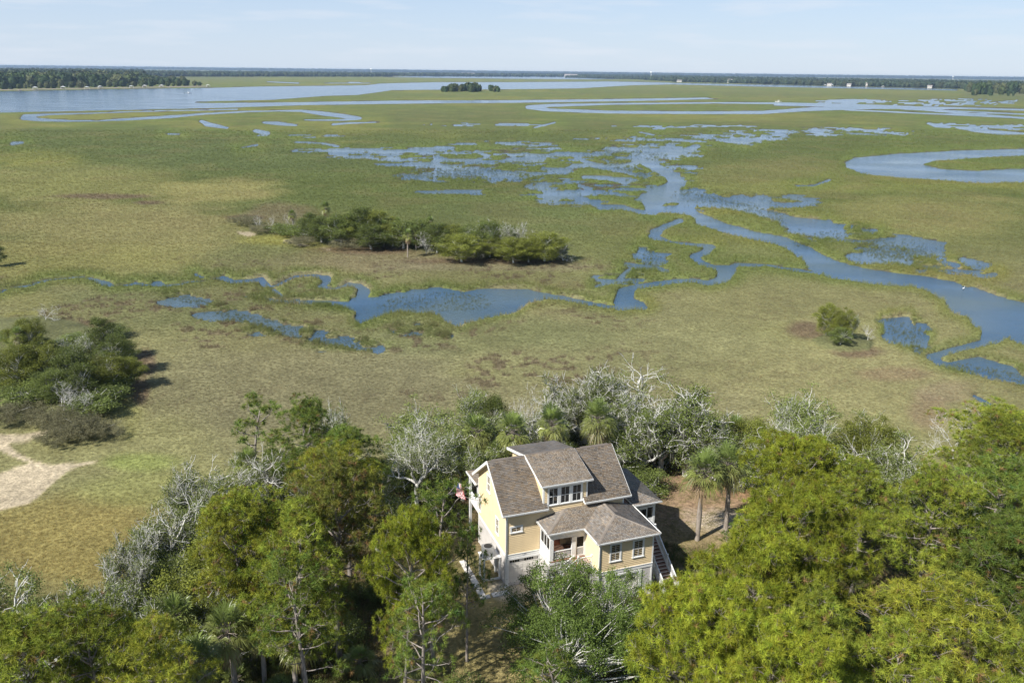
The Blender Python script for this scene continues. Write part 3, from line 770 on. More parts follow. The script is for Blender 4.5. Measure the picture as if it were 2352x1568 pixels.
# main dimensions (metres)
L, OV, EV = 10.90, 0.50, 0.43
ZE, ZR, VR = 7.10, 10.22, 3.84
VB = 7.70                       # rear wall
FB = 3.10                       # top of the floor band
SL = (ZR - ZE) / (VR + EV)
ZP, SP = 5.96, 0.253            # lower roofs: eave height and pitch
PX0, PX1, WX0, WX1 = 3.06, 6.35, 6.35, 11.27
PV, WV = -2.24, -4.94

def siding(u0, u1, v, z0, z1, face='v', clip=None, exp=.165):
    """overlapping boards, each its own part; face 'v' looks to -v, 'u' looks to -u, 'U' looks to +u"""
    z = z0
    while z < z1 - .02:
        zt = min(z + exp + .02, z1)
        a, b_ = u0, u1
        if clip: a, b_ = clip(z, zt)
        if b_ - a < .05: break
        m_ = MB(); t0, t1 = .042, .006
        if clip:
            a2, b2 = clip(zt, zt)
            a2, b2 = max(a, a2), min(b_, b2)
        else: a2, b2 = a, b_
        if b2 - a2 < .01: b2 = a2 = (a + b_) / 2; a2 -= .01; b2 += .01
        P = [(a, t0, z), (b_, t0, z), (b2, t1, zt), (a2, t1, zt), (a, 0, z), (b_, 0, z), (b2, 0, zt), (a2, 0, zt)]
        if face == 'v': V_ = [(p[0], v - p[1], p[2]) for p in P]
        elif face == 'u': V_ = [(v - p[1], p[0], p[2]) for p in P]
        else: V_ = [(v + p[1], p[0], p[2]) for p in P]
        m_.add(V_, [(0, 1, 2, 3), (4, 7, 6, 5), (0, 4, 5, 1), (1, 5, 6, 2), (2, 6, 7, 3), (3, 7, 4, 0)])
        m_.build('siding_board', M_SID, house)
        z += exp

def shingles(poly, name='shingle_course', parent=None, base=(0.198, 0.164, 0.130), exp=.155, wid=.32, seed=0):
    """a roof slope: deck slab, then every shingle as its own raised piece in one mesh"""
    P = [Vector(p) for p in poly]
    nrm = (P[1] - P[0]).cross(P[2] - P[1]).normalized()
    if nrm.z < 0: nrm = -nrm; 
    ea = Vector((0, 0, 1)).cross(nrm)
    ea.normalize(); up = nrm.cross(ea).normalized()
    if up.z < 0: up = -up
    o0 = P[0]
    c2 = [((p - o0).dot(ea), (p - o0).dot(up)) for p in P]
    smin = min(c[1] for c in c2); smax = max(c[1] for c in c2)
    def span(s):
        xs = []
        for i in range(len(c2)):
            (x0, s0), (x1, s1) = c2[i], c2[(i + 1) % len(c2)]
            if abs(s1 - s0) < 1e-6: continue
            t = (s - s0) / (s1 - s0)
            if -1e-6 <= t <= 1 + 1e-6: xs.append(x0 + (x1 - x0) * t)
        return (min(xs), max(xs)) if len(xs) >= 2 else None
    r = np.random.default_rng(seed + 5)
    vs, qs, cs = [], [], []
    k = 0; s = smin
    while s < smax - .01:
        st = min(s + exp, smax - .001)
        lo = span(s + .001); hi = span(st - .001)
        if lo is None or hi is None: s += exp; k += 1; continue
        x = lo[0] - r.random() * wid * .5; cuts = [lo[0]]
        while x < lo[1]:
            x += wid * r.uniform(.75, 1.25)
            if lo[0] + .05 < x < lo[1] - .05: cuts.append(x)
        cuts.append(lo[1])
        for a, b_ in zip(cuts[:-1], cuts[1:]):
            ta = (a - lo[0]) / max(lo[1] - lo[0], 1e-6); tb = (b_ - lo[0]) / max(lo[1] - lo[0], 1e-6)
            slant = (lo[1] - lo[0]) - (hi[1] - hi[0])
            a2 = min(max(a, hi[0]), hi[1]) if a > lo[0] else hi[0]
            b2 = min(max(b_, hi[0]), hi[1]) if b_ < lo[1] else hi[1]
            if b2 < a2: a2 = b2 = (a2 + b2) / 2
            lift = .028 + r.uniform(0, .010); g = .006
            def pt(xx, ss, h_): return o0 + ea * xx + up * ss + nrm * h_
            q = [pt(a + g, s, lift), pt(b_ - g, s, lift), pt(b2 - g, st, .006), pt(a2 + g, st, .006), pt(a + g, s, 0), pt(b_ - g, s, 0)]
            n0 = len(vs); vs += q
            qs.append((n0, n0 + 1, n0 + 2, n0 + 3)); qs.append((n0 + 4, n0 + 5, n0 + 1, n0))
            f = r.choice([.72, .86, 1.0, 1.1, 1.22], p=[.10, .22, .38, .2, .10]) * r.uniform(.93, 1.07)
            hue = r.uniform(-.015, .015)
            cs += [((base[0] + hue) * f, base[1] * f, (base[2] - hue) * f)] * 6
        s += exp; k += 1
    me = np_mesh(name, [tuple(v) for v in vs], quads=qs, col=cs, mat=M_SHIN)
    deck = MB(); deck.slab([tuple(p - nrm * .002) for p in P], tuple(nrm), .14)
    d = deck.build('roof', M_SOFF, parent or house)
    o = np_obj('shingle', me, d); o['kind'] = 'stuff'
    return d

def window(u, v, z, w, h, cols=2, rows=2, face='v', trim=.12, sill=True, lab=None):
    """framed window centred at u: casing, sill, sashes, muntins and each pane"""
    root_m = MB(); t = trim
    def P(a, d, zz):   # a along wall, d outwards
        return (a, v - d, zz) if face == 'v' else ((v - d, -a, zz) if face == 'u' else (v + d, a, zz))
    def bx(m_, a0, a1, d0, d1, z0, z1):
        c = [P(a0, d0, z0), P(a1, d1, z1)]
        lo = [min(c[0][i], c[1][i]) for i in range(3)]; hi = [max(c[0][i], c[1][i]) for i in range(3)]
        m_.box(lo[0], hi[0], lo[1], hi[1], lo[2], hi[2])
    if face == 'u': u = -u
    a0, a1 = u - w / 2, u + w / 2
    bx(root_m, a0 - t, a0, 0, .075, z - .0, z + h); bx(root_m, a1, a1 + t, 0, .075, z, z + h)
    bx(root_m, a0 - t - .02, a1 + t + .02, 0, .085, z + h, z + h + t)
    wd = root_m.build('window', M_WHITE, house)
    if lab: wd['label'] = lab
    s_ = MB(); bx(s_, a0 - t - .03, a1 + t + .03, 0, .11, z - .07, z - .002); s_.build('sill', M_WHITE, wd)
    m_ = MB(); fw = .045
    bx(m_, a0, a0 + fw, .0, .055, z, z + h); bx(m_, a1 - fw, a1, .0, .055, z, z + h)
    bx(m_, a0 + fw, a1 - fw, .0, .055, z, z + fw * 1.4); bx(m_, a0 + fw, a1 - fw, .0, .055, z + h - fw, z + h)
    if rows == 2: bx(m_, a0 + fw, a1 - fw, .0, .062, z + h / 2 - .025, z + h / 2 + .025)
    for i in range(1, cols):
        x = a0 + w * i / cols
        bx(m_, x - .013, x + .013, .0, .05, z + fw, z + h - fw)
    m_.build('sash', M_WHITE, wd)
    for i in range(cols):
        for j in range(rows):
            g = MB(); x0 = a0 + w * i / cols; z0 = z + h * j / rows
            bx(g, x0 + .012, x0 + w / cols - .012, .002, .036, z0 + .012, z0 + h / rows - .012)
            g.build('pane', M_GLASS, wd)
    return wd

def gutter(a, b_, name='gutter'):
    """open white gutter along an eave from a to b_ (outer face to the left hand side of the run)"""
    a = Vector(a); b_ = Vector(b_); d = (b_ - a).normalized(); o = Vector((d.y, -d.x, 0))
    m_ = MB()
    def strip(o0, z0, o1, z1):
        p = [a + o * o0 + Vector((0, 0, z0)), b_ + o * o0 + Vector((0, 0, z0)), b_ + o * o1 + Vector((0, 0, z1)), a + o * o1 + Vector((0, 0, z1))]
        lo = [q - Vector((0, 0, .012)) for q in p] if abs(z1 - z0) < .03 else [q + o * .012 for q in p]
        m_.add([tuple(q) for q in p + lo], [(0, 1, 2, 3), (7, 6, 5, 4), (0, 4, 5, 1), (1, 5, 6, 2), (2, 6, 7, 3), (3, 7, 4, 0)])
    strip(.0, -.12, .10, -.12); strip(.10, -.12, .12, -.005); strip(.0, -.16, .0, -.01)
    strip(.108, -.005, .134, -.005)
    return m_.build(name, M_WHITE, house)

def roof_z(v):   # underside line of the main roof
    return ZE + (v + EV) * SL if v <= VR else ZR - (v - VR) * SL

# --- ground floor
m_ = MB(); m_.box(.0, L, 0, .2, 0, .3); m_.box(3.2, L, .0, .2, .3, 2.78); m_.box(0, L, VB - .2, VB, 0, FB)
m_.box(0, .2, .2, VB - .2, 0, FB); m_.box(L - .2, L, .2, VB - .2, 0, FB); m_.box(0, 3.2, .0, .2, 2.60, 2.78)
m_.build('ground_floor_wall', M_STUC, house)
m_ = MB(); m_.box(WX0, 6.9, WV, WV + .2, 0, 2.78); m_.box(10.25, WX1, WV, WV + .2, 0, 2.78); m_.box(6.9, 10.25, WV, WV + .2, 2.45, 2.78)
m_.box(WX0, WX0 + .2, WV + .2, -.003, 0, 2.78); m_.box(WX1 - .2, WX1, WV + .2, -.003, 0, 2.78)
m_.box(PX0, PX0 + .15, PV, -.003, 0, 2.78); m_.box(PX0 + .15, WX0 - .003, PV, PV + .15, 0, 2.78)
m_.build('wing_ground_wall', M_STUC, house)
m_ = MB()     # white band and trims
for a in [(-.03, 3.06 - .02, -.05, -.002)]: m_.box(a[0], a[1], a[2], a[3], 2.79, 3.06); m_.box(a[0] - .02, a[1], -.085, -.002, 3.063, 3.10)
m_.box(-.05, -.002, -.002, VB, 2.79, 3.06)
m_.box(WX0 - .03, WX1 + .03, WV - .05, WV - .002, 2.74, 3.03); m_.box(WX0 - .05, WX1 + .05, WV - .085, WV - .002, 3.033, 3.08)
m_.box(WX1 + .002, WX1 + .05, WV, 0, 2.74, 3.03); m_.box(WX0 - .05, WX0 - .002, WV, PV - .1, 2.74, 3.03)
m_.box(PX0 - .05, PX0 - .002, PV, -.06, 2.79, 3.06); m_.box(PX0 - .05, WX0 - .052, PV - .05, PV - .002, 2.79, 3.04)
m_.build('floor_band', M_WHITE, house)
# garage door: frame, panels, little windows
g = MB(); g.box(.03, .22, -.07, -.002, 0, 2.74); g.box(2.94, 3.04, -.07, -.002, 0, 2.74); g.box(.222, 2.938, -.07, -.002, 2.55, 2.74)
gd = g.build('garage_door', M_WHITE, house)
for r_ in range(5):
    z0 = .02 + r_ * .506
    for c_ in range(6):
        u0 = .225 + c_ * .4522
        p_ = MB(); p_.box(u0, u0 + .4515, .06, .10, z0, z0 + .500)
        if r_ < 4: p_.box(u0 + .07, u0 + .38, .045, .06, z0 + .08, z0 + .42)
        p_.build('panel', M_GAR, gd)
for k in range(8):
    u0 = .36 + k * .222 if k < 4 else 1.66 + (k - 4) * .222
    p_ = MB(); p_.box(u0, u0 + .165, .03, .058, 2.24, 2.44); p_.build('pane', M_GLASS, gd)
g = MB(); g.box(6.92, 7.1, WV - .06, WV - .002, 0, 2.62); g.box(10.05, 10.30, WV - .06, WV - .002, 0, 2.62); g.box(7.102, 10.048, WV - .06, WV - .002, 2.45, 2.62)
gd2 = g.build('garage_door', M_WHITE, house)
for r_ in range(5):
    for c_ in range(6):
        u0 = 7.105 + c_ * .489; z0 = .02 + r_ * .486
        p_ = MB(); p_.box(u0, u0 + .488, WV + .08, WV + .12, z0, z0 + .480); p_.box(u0 + .07, u0 + .41, WV + .065, WV + .08, z0 + .08, z0 + .40)
        p_.build('panel', M_GAR, gd2)
# --- upper walls
m_ = MB()
m_.box(0, L, 0, .15, FB, 7.02)
m_.box(0, L, VB - .15, VB, FB, 6.9)
for u0, u1 in ((0, .15), (L - .15, L)):
    P = [(0, FB), (VB, FB), (VB, roof_z(VB) - .12), (VR, ZR - .2), (0, roof_z(0) - .12)]
    n0 = [(u0, a, b_) for a, b_ in P] + [(u1, a, b_) for a, b_ in P]
    k = len(P)
    m_.add(n0, [tuple(range(k)), tuple(range(2 * k - 1, k - 1, -1))] + [(i, i + k, (i + 1) % k + k, (i + 1) % k) for i in range(k)])
m_.build('upper_wall', M_WALLB, house)
siding(.09, PX0 - .06, 0, FB + .01, 7.02)
siding(3.62, 6.94, 0, 5.98, 7.06)
siding(9.0, L - .09, 0, 6.0, 7.02)
def gclip(z, zt):
    vmax = VR + (ZR - .16 - zt) / SL; vmin = VR - (ZR - .16 - zt) / SL
    return (max(.09, vmin), min(VB - .09, vmax))
siding(0, 0, 0, FB + .01, ZR - .25, 'u', gclip)
siding(0, 0, L, FB + .01, ZR - .25, 'U', gclip)
# corner boards
m_ = MB(); w = .10
def cboard(u, v, z0, z1, su, sv):
    m_.box(u - .035 if su < 0 else u - w, u + w if su < 0 else u + .035, v - .035 if sv < 0 else v + .002, v - .002 if sv < 0 else v + .035, z0, z1)
    m_.box(u - .035 if su < 0 else u + .002, u - .002 if su < 0 else u + .035, v if sv < 0 else v - w, v + w if sv < 0 else v - .002, z0, z1)
cboard(0, 0, FB + .005, 7.0, -1, -1); cboard(L, 0, 6.0, 7.0, 1, -1)
cboard(0, 0, .0, 2.785, -1, -1)
m_.box(-.036, -.002, VB - .1, VB + .03, 0, 6.9)
cboard(WX0, WV, 3.085, ZP - .12, -1, -1); cboard(WX1, WV, 3.085, ZP - .12, 1, -1); cboard(WX1, WV, 0, 2.735, 1, -1); cboard(WX0, WV, 0, 2.735, -1, -1)
m_.build('corner_board', M_WHITE, house)
# wing and porch walls
m_ = MB(); m_.box(WX0, WX1, WV, WV + .15, 3.05, ZP - .06); m_.box(WX0, WX0 + .15, WV + .15, -.003, 3.05, ZP - .06); m_.box(WX1 - .15, WX1, WV + .15, -.003, 3.05, ZP - .06)
m_.build('wing_wall', M_WALLB, house)
siding(WX0 + .10, WX1 - .10, WV, 3.085, ZP - .07)
siding(WV + .10, PV + .0, WX0, 3.085, ZP - .07, 'u')
siding(WV + .10, -.05, WX1, 3.085, ZP - .07, 'U')
# downpipes
for (u, v, z0, z1) in ((-.10, -.10, .1, 7.0), (WX0 - .08, WV - .09, .1, ZP - .15)):
    d = MB(); d.bar((u, v, z0 + .1), (u, v, z1 - .3), .075, .055); d.bar((u, v, z1 - .3), (u + .02, v - .25, z1 - .04), .075, .055); d.bar((u, v, z0 + .1), (u - .1, v - .2, z0), .075, .055)
    d.build('downpipe', M_WHITE, house)

# --- main roof slopes around the dormers
DX0, DX1 = 2.98, 7.70
VD, ZD = -.32, 9.18
def mr(v): return ZE + (v + EV) * SL
F = [(-OV, -EV, ZE), (DX0 + .28, -EV, ZE), (DX0 + .28, VR, ZR), (-OV, VR, ZR)]
shingles(F, seed=1)
shingles([(DX0 + .282, -EV, ZE), (3.6, -EV, ZE), (3.6, -.002, mr(0)), (DX0 + .282, -.002, mr(0))], seed=2)
shingles([(DX1 - .33, -EV, ZE), (L + OV, -EV, ZE), (L + OV, VR, ZR), (DX1 - .33, VR, ZR)], seed=3)
shingles([(6.96, -EV, ZE), (DX1 - .332, -EV, ZE), (DX1 - .332, -.002, mr(0)), (6.96, -.002, mr(0))], seed=4)
VE2 = 2 * VR + EV - .02
shingles([(L + OV, VE2, ZE), (7.5, VE2, ZE), (7.5, VR + .01, ZR), (L + OV, VR + .01, ZR)], seed=6)
shingles([(3.0, VE2, ZE), (-OV, VE2, ZE), (-OV, VR + .01, ZR), (3.0, VR + .01, ZR)], seed=7)
# dormer roofs, front and rear
shingles([(DX0, VD, ZD), (DX1, VD, ZD), (DX1, VR + .0, ZR + .05), (DX0, VR, ZR + .05)], seed=8, base=(0.215, 0.179, 0.141))
shingles([(7.65, 8.2, 9.15), (2.9, 8.2, 9.15), (2.9, VR + .01, ZR + .05), (7.65, VR + .01, ZR + .05)], seed=9, base=(0.226, 0.198, 0.169))
# ridge caps (raised ridge vents)
for u0, u1, z in ((-.1, 2.7, ZR + .02), (3.5, 6.6, ZR + .07), (8.3, L + .1, ZR + .02)):
    m_ = MB()
    m_.slab([(u0, VR - .17, z - .085), (u1, VR - .17, z - .085), (u1, VR, z + .04), (u0, VR, z + .04)], (0, -.6, .8), .05)
    m_.slab([(u1, VR + .17, z - .085), (u0, VR + .17, z - .085), (u0, VR + .001, z + .04), (u1, VR + .001, z + .04)], (0, .6, .8), .05)
    me = m_.mesh('ridge_vent', M_SHIN); ca = me.color_attributes.new('Col', 'FLOAT_COLOR', 'POINT')
    for d in ca.data: d.color = (.17, .145, .125, 1)
    np_obj('ridge_vent', me, house)
# dormer body
m_ = MB()
for (u0, u1) in ((3.27, 3.39), (7.21, 7.33)):
    for side in (1, -1):
        P = [(0.0, mr(0) - .05), (0.0, ZD - .05), (VR, ZR - .02)] if side == 1 else [(7.7, roof_z(7.7) - .1), (VR, ZR - .02), (7.7, 9.12)]
        n0 = [(u0, a, b_) for a, b_ in P] + [(u1, a, b_) for a, b_ in P]
        m_.add(n0, [(0, 1, 2), (5, 4, 3)] + [(i, i + 3, (i + 1) % 3 + 3, (i + 1) % 3) for i in range(3)])
m_.box(3.39, 7.21, .0, .12, 7.0, ZD - .08); m_.box(3.39, 7.21, 7.58, 7.7, 7.0, 9.1)
m_.build('dormer_wall', M_WALLB, house)
siding(3.37, 3.60, 0, 7.45, ZD - .1); siding(6.90, 7.23, 0, 7.45, ZD - .1)
def dclip(z, zt):
    v0 = max(.08, 0); v1 = (z - ZE) / SL - EV; v2 = VR - (zt - ZD - .0) / (ZR - ZD) * 0 
    vm = (zt - (ZD - .05)) / ((ZR - ZD) / (VR - VD)) if zt > ZD - .05 else 0
    return (max(v0, vm), v1 + .0)
siding(0, 0, 3.27, 7.45, ZR - .1, 'u', dclip); siding(0, 0, 7.33, 7.45, ZR - .1, 'U', dclip)
m_ = MB(); w = .10
cboard(3.27, 0, mr(0), ZD - .1, -1, -1); cboard(7.33, 0, mr(0), ZD - .1, 1, -1)
m_.build('dormer_corner_board', M_WHITE, house)
for k in range(3):
    window(4.18 + k * 1.085, 0, 7.18, .82, 1.56, lab=None, trim=.13)
# fascia boards and rake boards
m_ = MB()
def fascia(a, b_, h_=.17, t=.03):
    m_.bar((a[0], a[1], a[2] - h_ / 2 - .015), (b_[0], b_[1], b_[2] - h_ / 2 - .015), t, h_)
fascia((-OV, -EV - .02, ZE - .02), (3.6, -EV - .02, ZE - .02)); fascia((6.96, -EV - .02, ZE - .02), (L + OV, -EV - .02, ZE - .02))
fascia((DX0, VD - .02, ZD - .01), (DX1, VD - .02, ZD - .01), .16)
for u in (-OV - .02, L + OV + .02):
    fascia((u, -EV, ZE), (u, VR, ZR), .24); fascia((u, VR, ZR), (u, VE2, ZE), .24)
for u in (DX0 - .02, DX1 + .02):
    fascia((u, VD, ZD), (u, VR, ZR + .05), .16)
fascia((2.88, VR, ZR + .05), (2.88, 8.2, 9.15), .22); fascia((7.67, VR, ZR + .05), (7.67, 8.2, 9.15), .2)
fascia((3.615, -EV, ZE), (3.615, 0, mr(0)), .16); fascia((6.945, -EV, ZE), (6.945, 0, mr(0)), .16)
m_.build('fascia', M_WHITE, house)
gutter((-OV, -EV - .035, ZE + .02), (3.6, -EV - .035, ZE + .02)); gutter((6.96, -EV - .035, ZE + .02), (L + OV, -EV - .035, ZE + .02))
gutter((DX0, VD - .035, ZD + .02), (DX1, VD - .035, ZD + .02))
# soffits
m_ = MB(); m_.box(-OV, 3.6, -EV, -.04, ZE - .14, ZE - .11); m_.box(6.96, L + OV, -EV, -.04, ZE - .14, ZE - .11)
m_.build('soffit', M_SOFF, house)

# --- lower roofs: wing hip and porch hip
Q1, Q2, Q3 = 2.71, 6.0, 11.62
PE, WE = -2.585, -5.29
um = (Q2 + Q3) / 2; hw = (Q3 - Q2) / 2; zh = ZP + SP * hw
def zl(dx): return ZP + SP * dx
ap = (um, WE + hw, zh); rb = (um, -.01, zh)
# where the porch slope meets the wing's left slope: u - Q2 = v - PE
vx = -PE; zx = zl(vx)
shingles([(Q2, WE, ZP), (Q3, WE, ZP), ap], seed=11, base=(0.209, 0.181, 0.153))
shingles([(Q3, WE, ZP), (Q3, -.01, ZP), rb, ap], seed=12, base=(0.226, 0.198, 0.169))
shingles([(Q2, PE, ZP), (Q2, WE, ZP), ap, rb, (Q2 - PE, -.01, zx)], seed=13, base=(0.226, 0.198, 0.169))
shingles([(Q1, PE, ZP), (Q2, PE, ZP), (Q2 - PE, -.01, zx), (Q1 - PE, -.01, zx)], seed=14, base=(0.215, 0.179, 0.141))
shingles([(Q1, -.01, ZP), (Q1, PE, ZP), (Q1 - PE, -.01, zx)], seed=15, base=(0.226, 0.198, 0.169))
def hipcap(a, b_):
    a = Vector(a); b_ = Vector(b_); d = b_ - a; n_ = int(d.length / .2)
    for k in range(n_):
        p = a + d * (k / n_); q = a + d * min(1, (k + 1.25) / n_)
        m_ = MB(); s = Vector((d.y, -d.x, 0)).normalized() * .13
        pu = Vector((0, 0, .055)); dn = Vector((0, 0, .012))
        m_.add([tuple(p - s + dn), tuple(p + pu), tuple(p + s + dn), tuple(q - s + dn * .4), tuple(q + pu * .7), tuple(q + s + dn * .4)],
               [(0, 1, 4, 3), (1, 2, 5, 4), (0, 2, 1)])
        me = m_.mesh('hip_shingle', M_SHIN); ca = me.color_attributes.new('Col', 'FLOAT_COLOR', 'POINT')
        f = random.uniform(.95, 1.15)
        for c in ca.data: c.color = (.26 * f, .225 * f, .19 * f, 1)
        np_obj('hip_shingle', me, house)
hipcap((Q2, WE, ZP), ap); hipcap((Q3, WE, ZP), ap); hipcap((Q1, PE, ZP), (Q1 - PE, 0, zx)); hipcap(ap, rb)
gutter((Q2, WE - .01, ZP + .02), (Q3, WE - .01, ZP + .02)); gutter((Q1, PE - .01, ZP + .02), (Q2 - .1, PE - .01, ZP + .02))
gutter((Q1 - .01, -.05, ZP + .02), (Q1 - .01, PE, ZP + .02)); gutter((Q2 - .01, PE, ZP + .02), (Q2 - .01, WE, ZP + .02))
gutter((Q3 + .01, WE, ZP + .02), (Q3 + .01, -.5, ZP + .02))
m_ = MB(); m_.box(Q1 + .02, PX0 - .05, PE + .02, -.04, ZP - .14, ZP - .12); m_.box(PX0 - .05, Q2, PE + .02, PV - .06, ZP - .14, ZP - .12)
m_.box(Q2 + .02, Q3 - .02, WE + .02, WV - .04, ZP - .14, ZP - .12); m_.box(Q2 + .02, WX0 - .04, WV - .04, PE, ZP - .14, ZP - .12); m_.box(WX1 + .04, Q3 - .02, WV - .04, -.5, ZP - .14, ZP - .12)
m_.build('soffit', M_SOFF, house)
# roof hatch seam on the wing
m_ = MB(); m_.slab([(um + .25, -2.0, zh - .25 * SP + .05), (um + .62, -2.0, zh - .62 * SP + .05), (um + .62, -.7, zh - .62 * SP + .05), (um + .25, -.7, zh - .25 * SP + .05)], (SP, 0, 1), .02)
me = m_.mesh('roof_vent', M_SHIN); ca = me.color_attributes.new('Col', 'FLOAT_COLOR', 'POINT')
for c in ca.data: c.color = (.2, .175, .15, 1)
np_obj('roof_vent', me, house)
# windows
window(.86, 0, 5.17, .86, .46, 2, 1, trim=.14)
window(7.76, WV, 3.92, .84, 1.52); window(9.86, WV, 3.92, .84, 1.52)
window(4.68, 0, 6.78, .70, 1.5, face='u'); window(7.26, 0, 3.6, .62, 1.45, face='u')
window(2.3, 0, 3.9, .62, 1.45, face='u')

# --- front porch
m_ = MB()
for k in range(int((WX0 - PX0 - .1) / .14)):
    b = MB(); u0 = PX0 + .06 + k * .14; b.box(u0, u0 + .132, PV + .02, -.04, 3.10, 3.14); b.build('deck_board', M_DECK, house)
b = MB(); b.box(PX0 + .05, WX0 - .05, PV - .06, PV + .02, 3.04, 3.14); b.build('deck_edge', M_DECK, house)
# rear wall of the porch, with door and rail
m_ = MB(); m_.box(PX0, WX0, PV + .001, PV + .14, 5.15, ZP - .12); m_.box(PX0, PX0 + .14, PV + .14, -.04, 5.2, ZP - .12)
m_.build('porch_header', M_WHITE, house)
m_ = MB(); m_.box(PX0, PX0 + .32, PV - .02, PV + .16, 3.15, 5.15); m_.box(5.04, 5.42, PV - .02, PV + .16, 3.15, 5.15); m_.box(6.24, 6.34, PV - .01, PV + .14, 3.15, 5.15)
m_.box(PX0 - .02, PX0 + .14, -.20, -.04, 3.10, ZP - .12)
m_.build('porch_post', M_WHITE, house)
# knee wall of boards on the left side, screens above
for k in range(12):
    b = MB(); v0 = PV + .18 + k * .152; b.box(PX0 - .015, PX0 + .05, v0, v0 + .146, 3.10, 4.02); b.build('panel_board', M_WHITE, house)
m_ = MB(); m_.box(PX0 - .04, PX0 + .10, PV + .16, -.20, 4.025, 4.09)
for v0 in (PV + .75, PV + 1.35): m_.box(PX0, PX0 + .08, v0, v0 + .07, 4.09, 5.2)
m_.build('screen_frame', M_WHITE, house)
m_ = MB(); m_.box(PX0 + .05, PX0 + .056, PV + .16, -.2, 4.09, 5.2); m_.build('insect_screen', M_SCREEN, house)
def railing(a, b_, h_=.85, n_=None, parent=None, name='railing', bal=.035):
    """top and bottom rail with balusters from a to b_ (points on the walking surface)"""
    a = Vector(a); b_ = Vector(b_); up = Vector((0, 0, 1))
    m_ = MB(); m_.bar(a + up * h_, b_ + up * h_, .09, .06); m_.bar(a + up * .12, b_ + up * .12, .05, .06)
    r_ = m_.build(name, M_WHITE, parent or house)
    n_ = n_ or max(2, int((b_ - a).length / .13))
    for k in range(1, n_):
        p = a.lerp(b_, k / n_); q = MB(); q.bar(p + up * .14, p + up * (h_ - .02), bal); q.build('baluster', M_WHITE, r_)
    return r_
railing((PX0 + .34, PV + .07, 3.15), (5.04, PV + .07, 3.15), .82, 14)
sd_ = MB(); sd_.box(5.43, 5.52, PV + .04, PV + .08, 3.17, 5.1); sd_.box(6.15, 6.23, PV + .04, PV + .08, 3.17, 5.1); sd_.box(5.52, 6.15, PV + .04, PV + .08, 5.0, 5.1); sd_.box(5.52, 6.15, PV + .04, PV + .08, 3.92, 4.02); sd_.box(5.52, 6.15, PV + .04, PV + .08, 3.17, 3.29)
scd = sd_.build('screen_door', M_WHITE, house)
for k in range(1, 7):
    q = MB(); q.box(5.50 + k * .093, 5.535 + k * .093, PV + .045, PV + .075, 3.29, 3.92); q.build('baluster', M_WHITE, scd)
q = MB(); q.box(5.52, 6.15, PV + .082, PV + .086, 3.17, 5.0); q.build('insect_screen', M_SCREEN, scd)
q = MB(); q.box(3.9, 4.9, -.06, -.033, 3.2, 5.2); q.build('front_door', simple_mat('door_paint', (.30, .11, .06), .5, .1), house)
# front stairs: landing, one flight down to the left, a turn, one flight towards the camera
stair = house
LV0, LV1 = PV - .1, PV - 1.45
for k in range(9):
    b = MB(); v0 = LV1 + .0 + k * .15; b.box(5.0, 6.32, v0, v0 + .142, 3.02, 3.06); b.build('landing_board', M_DECK, stair)
m_ = MB(); m_.box(5.0, 6.32, LV1 - .04, LV1 - .002, 2.80, 3.05); m_.box(5.05, 5.16, LV1, LV1 + .1, 0, 2.8); m_.box(6.2, 6.3, LV1, LV1 + .1, 0, 2.8); m_.build('landing_frame', M_WHITE, stair)
def post(u, v, z0, z1, w=.12):
    m_ = MB(); m_.box(u - w / 2, u + w / 2, v - w / 2, v + w / 2, z0, z1); m_.box(u - w * .65, u + w * .65, v - w * .65, v + w * .65, z1 + .001, z1 + .04)
    m_.add([(u - w/2, v - w/2, z1 + .04), (u + w/2, v - w/2, z1 + .04), (u + w/2, v + w/2, z1 + .04), (u - w/2, v + w/2, z1 + .04), (u, v, z1 + .09)], [(0,1,4), (1,2,4), (2,3,4), (3,0,4)])
    m_.build('newel_post', M_WHITE, house)
post(5.02, LV1 + .02, 2.0, 4.05); post(6.26, LV1 + .02, 2.9, 4.0)
railing((5.1, LV1 + .02, 3.06), (6.2, LV1 + .02, 3.06), .85, 8)
def flight(p0, dirn, wid, n_, rise, run, rails=(True, True), name='tread'):
    """p0: centre of the top edge; dirn: way down"""
    p0 = Vector(p0); d = Vector(dirn); s = Vector((d.y, -d.x, 0))
    for k in range(n_):
        c = p0 + d * (run * (k + .5)) - Vector((0, 0, rise * (k + 1)))
        b = MB(); b.bar(tuple(c - s * wid / 2), tuple(c + s * wid / 2), run + .02, .045); b.build('tread', M_DECK, house)
        e = c + d * (run / 2 + .012); b = MB(); b.bar(tuple(e - s * wid / 2), tuple(e + s * wid / 2), .03, .055); b.build('tread_nosing', M_TREAD, house)
        rr = c - d * (run / 2 - .012) + Vector((0, 0, rise / 2 - .03))
        b = MB(); b.bar(tuple(rr - s * wid / 2), tuple(rr + s * wid / 2), .02, rise - .06); b.build('riser', simple_risers, house)
    end = p0 + d * (run * n_) - Vector((0, 0, rise * n_))
    for sg in (-1, 1):
        a = p0 + s * sg * (wid / 2 + .03) - Vector((0, 0, .2)); q = end + s * sg * (wid / 2 + .03) - Vector((0, 0, .08 if end.z < .3 else .15))
        m_ = MB(); m_.bar(a, q, .05, .30); m_.build('stringer', M_WHITE, house)
    return end, s
simple_risers = simple_mat('riser_board', (.16, .095, .07), .7, .15, 4.0)
end, s = flight((5.0, (LV0 + LV1) / 2 - .35, 3.05), (-1, 0, 0), .75, 6, .175, .24)
railing((4.95, LV1 + .02, 2.98), (3.58, LV1 + .02, 2.0), .86, 10)
railing((4.95, PV - .72, 2.98), (3.58, PV - .72, 2.0), .80, 10)
m_ = MB(); m_.box(2.55, 3.55, LV1 - .05, PV - .65, 1.9, 1.98); m_.build('stair_landing', M_DECK, house)
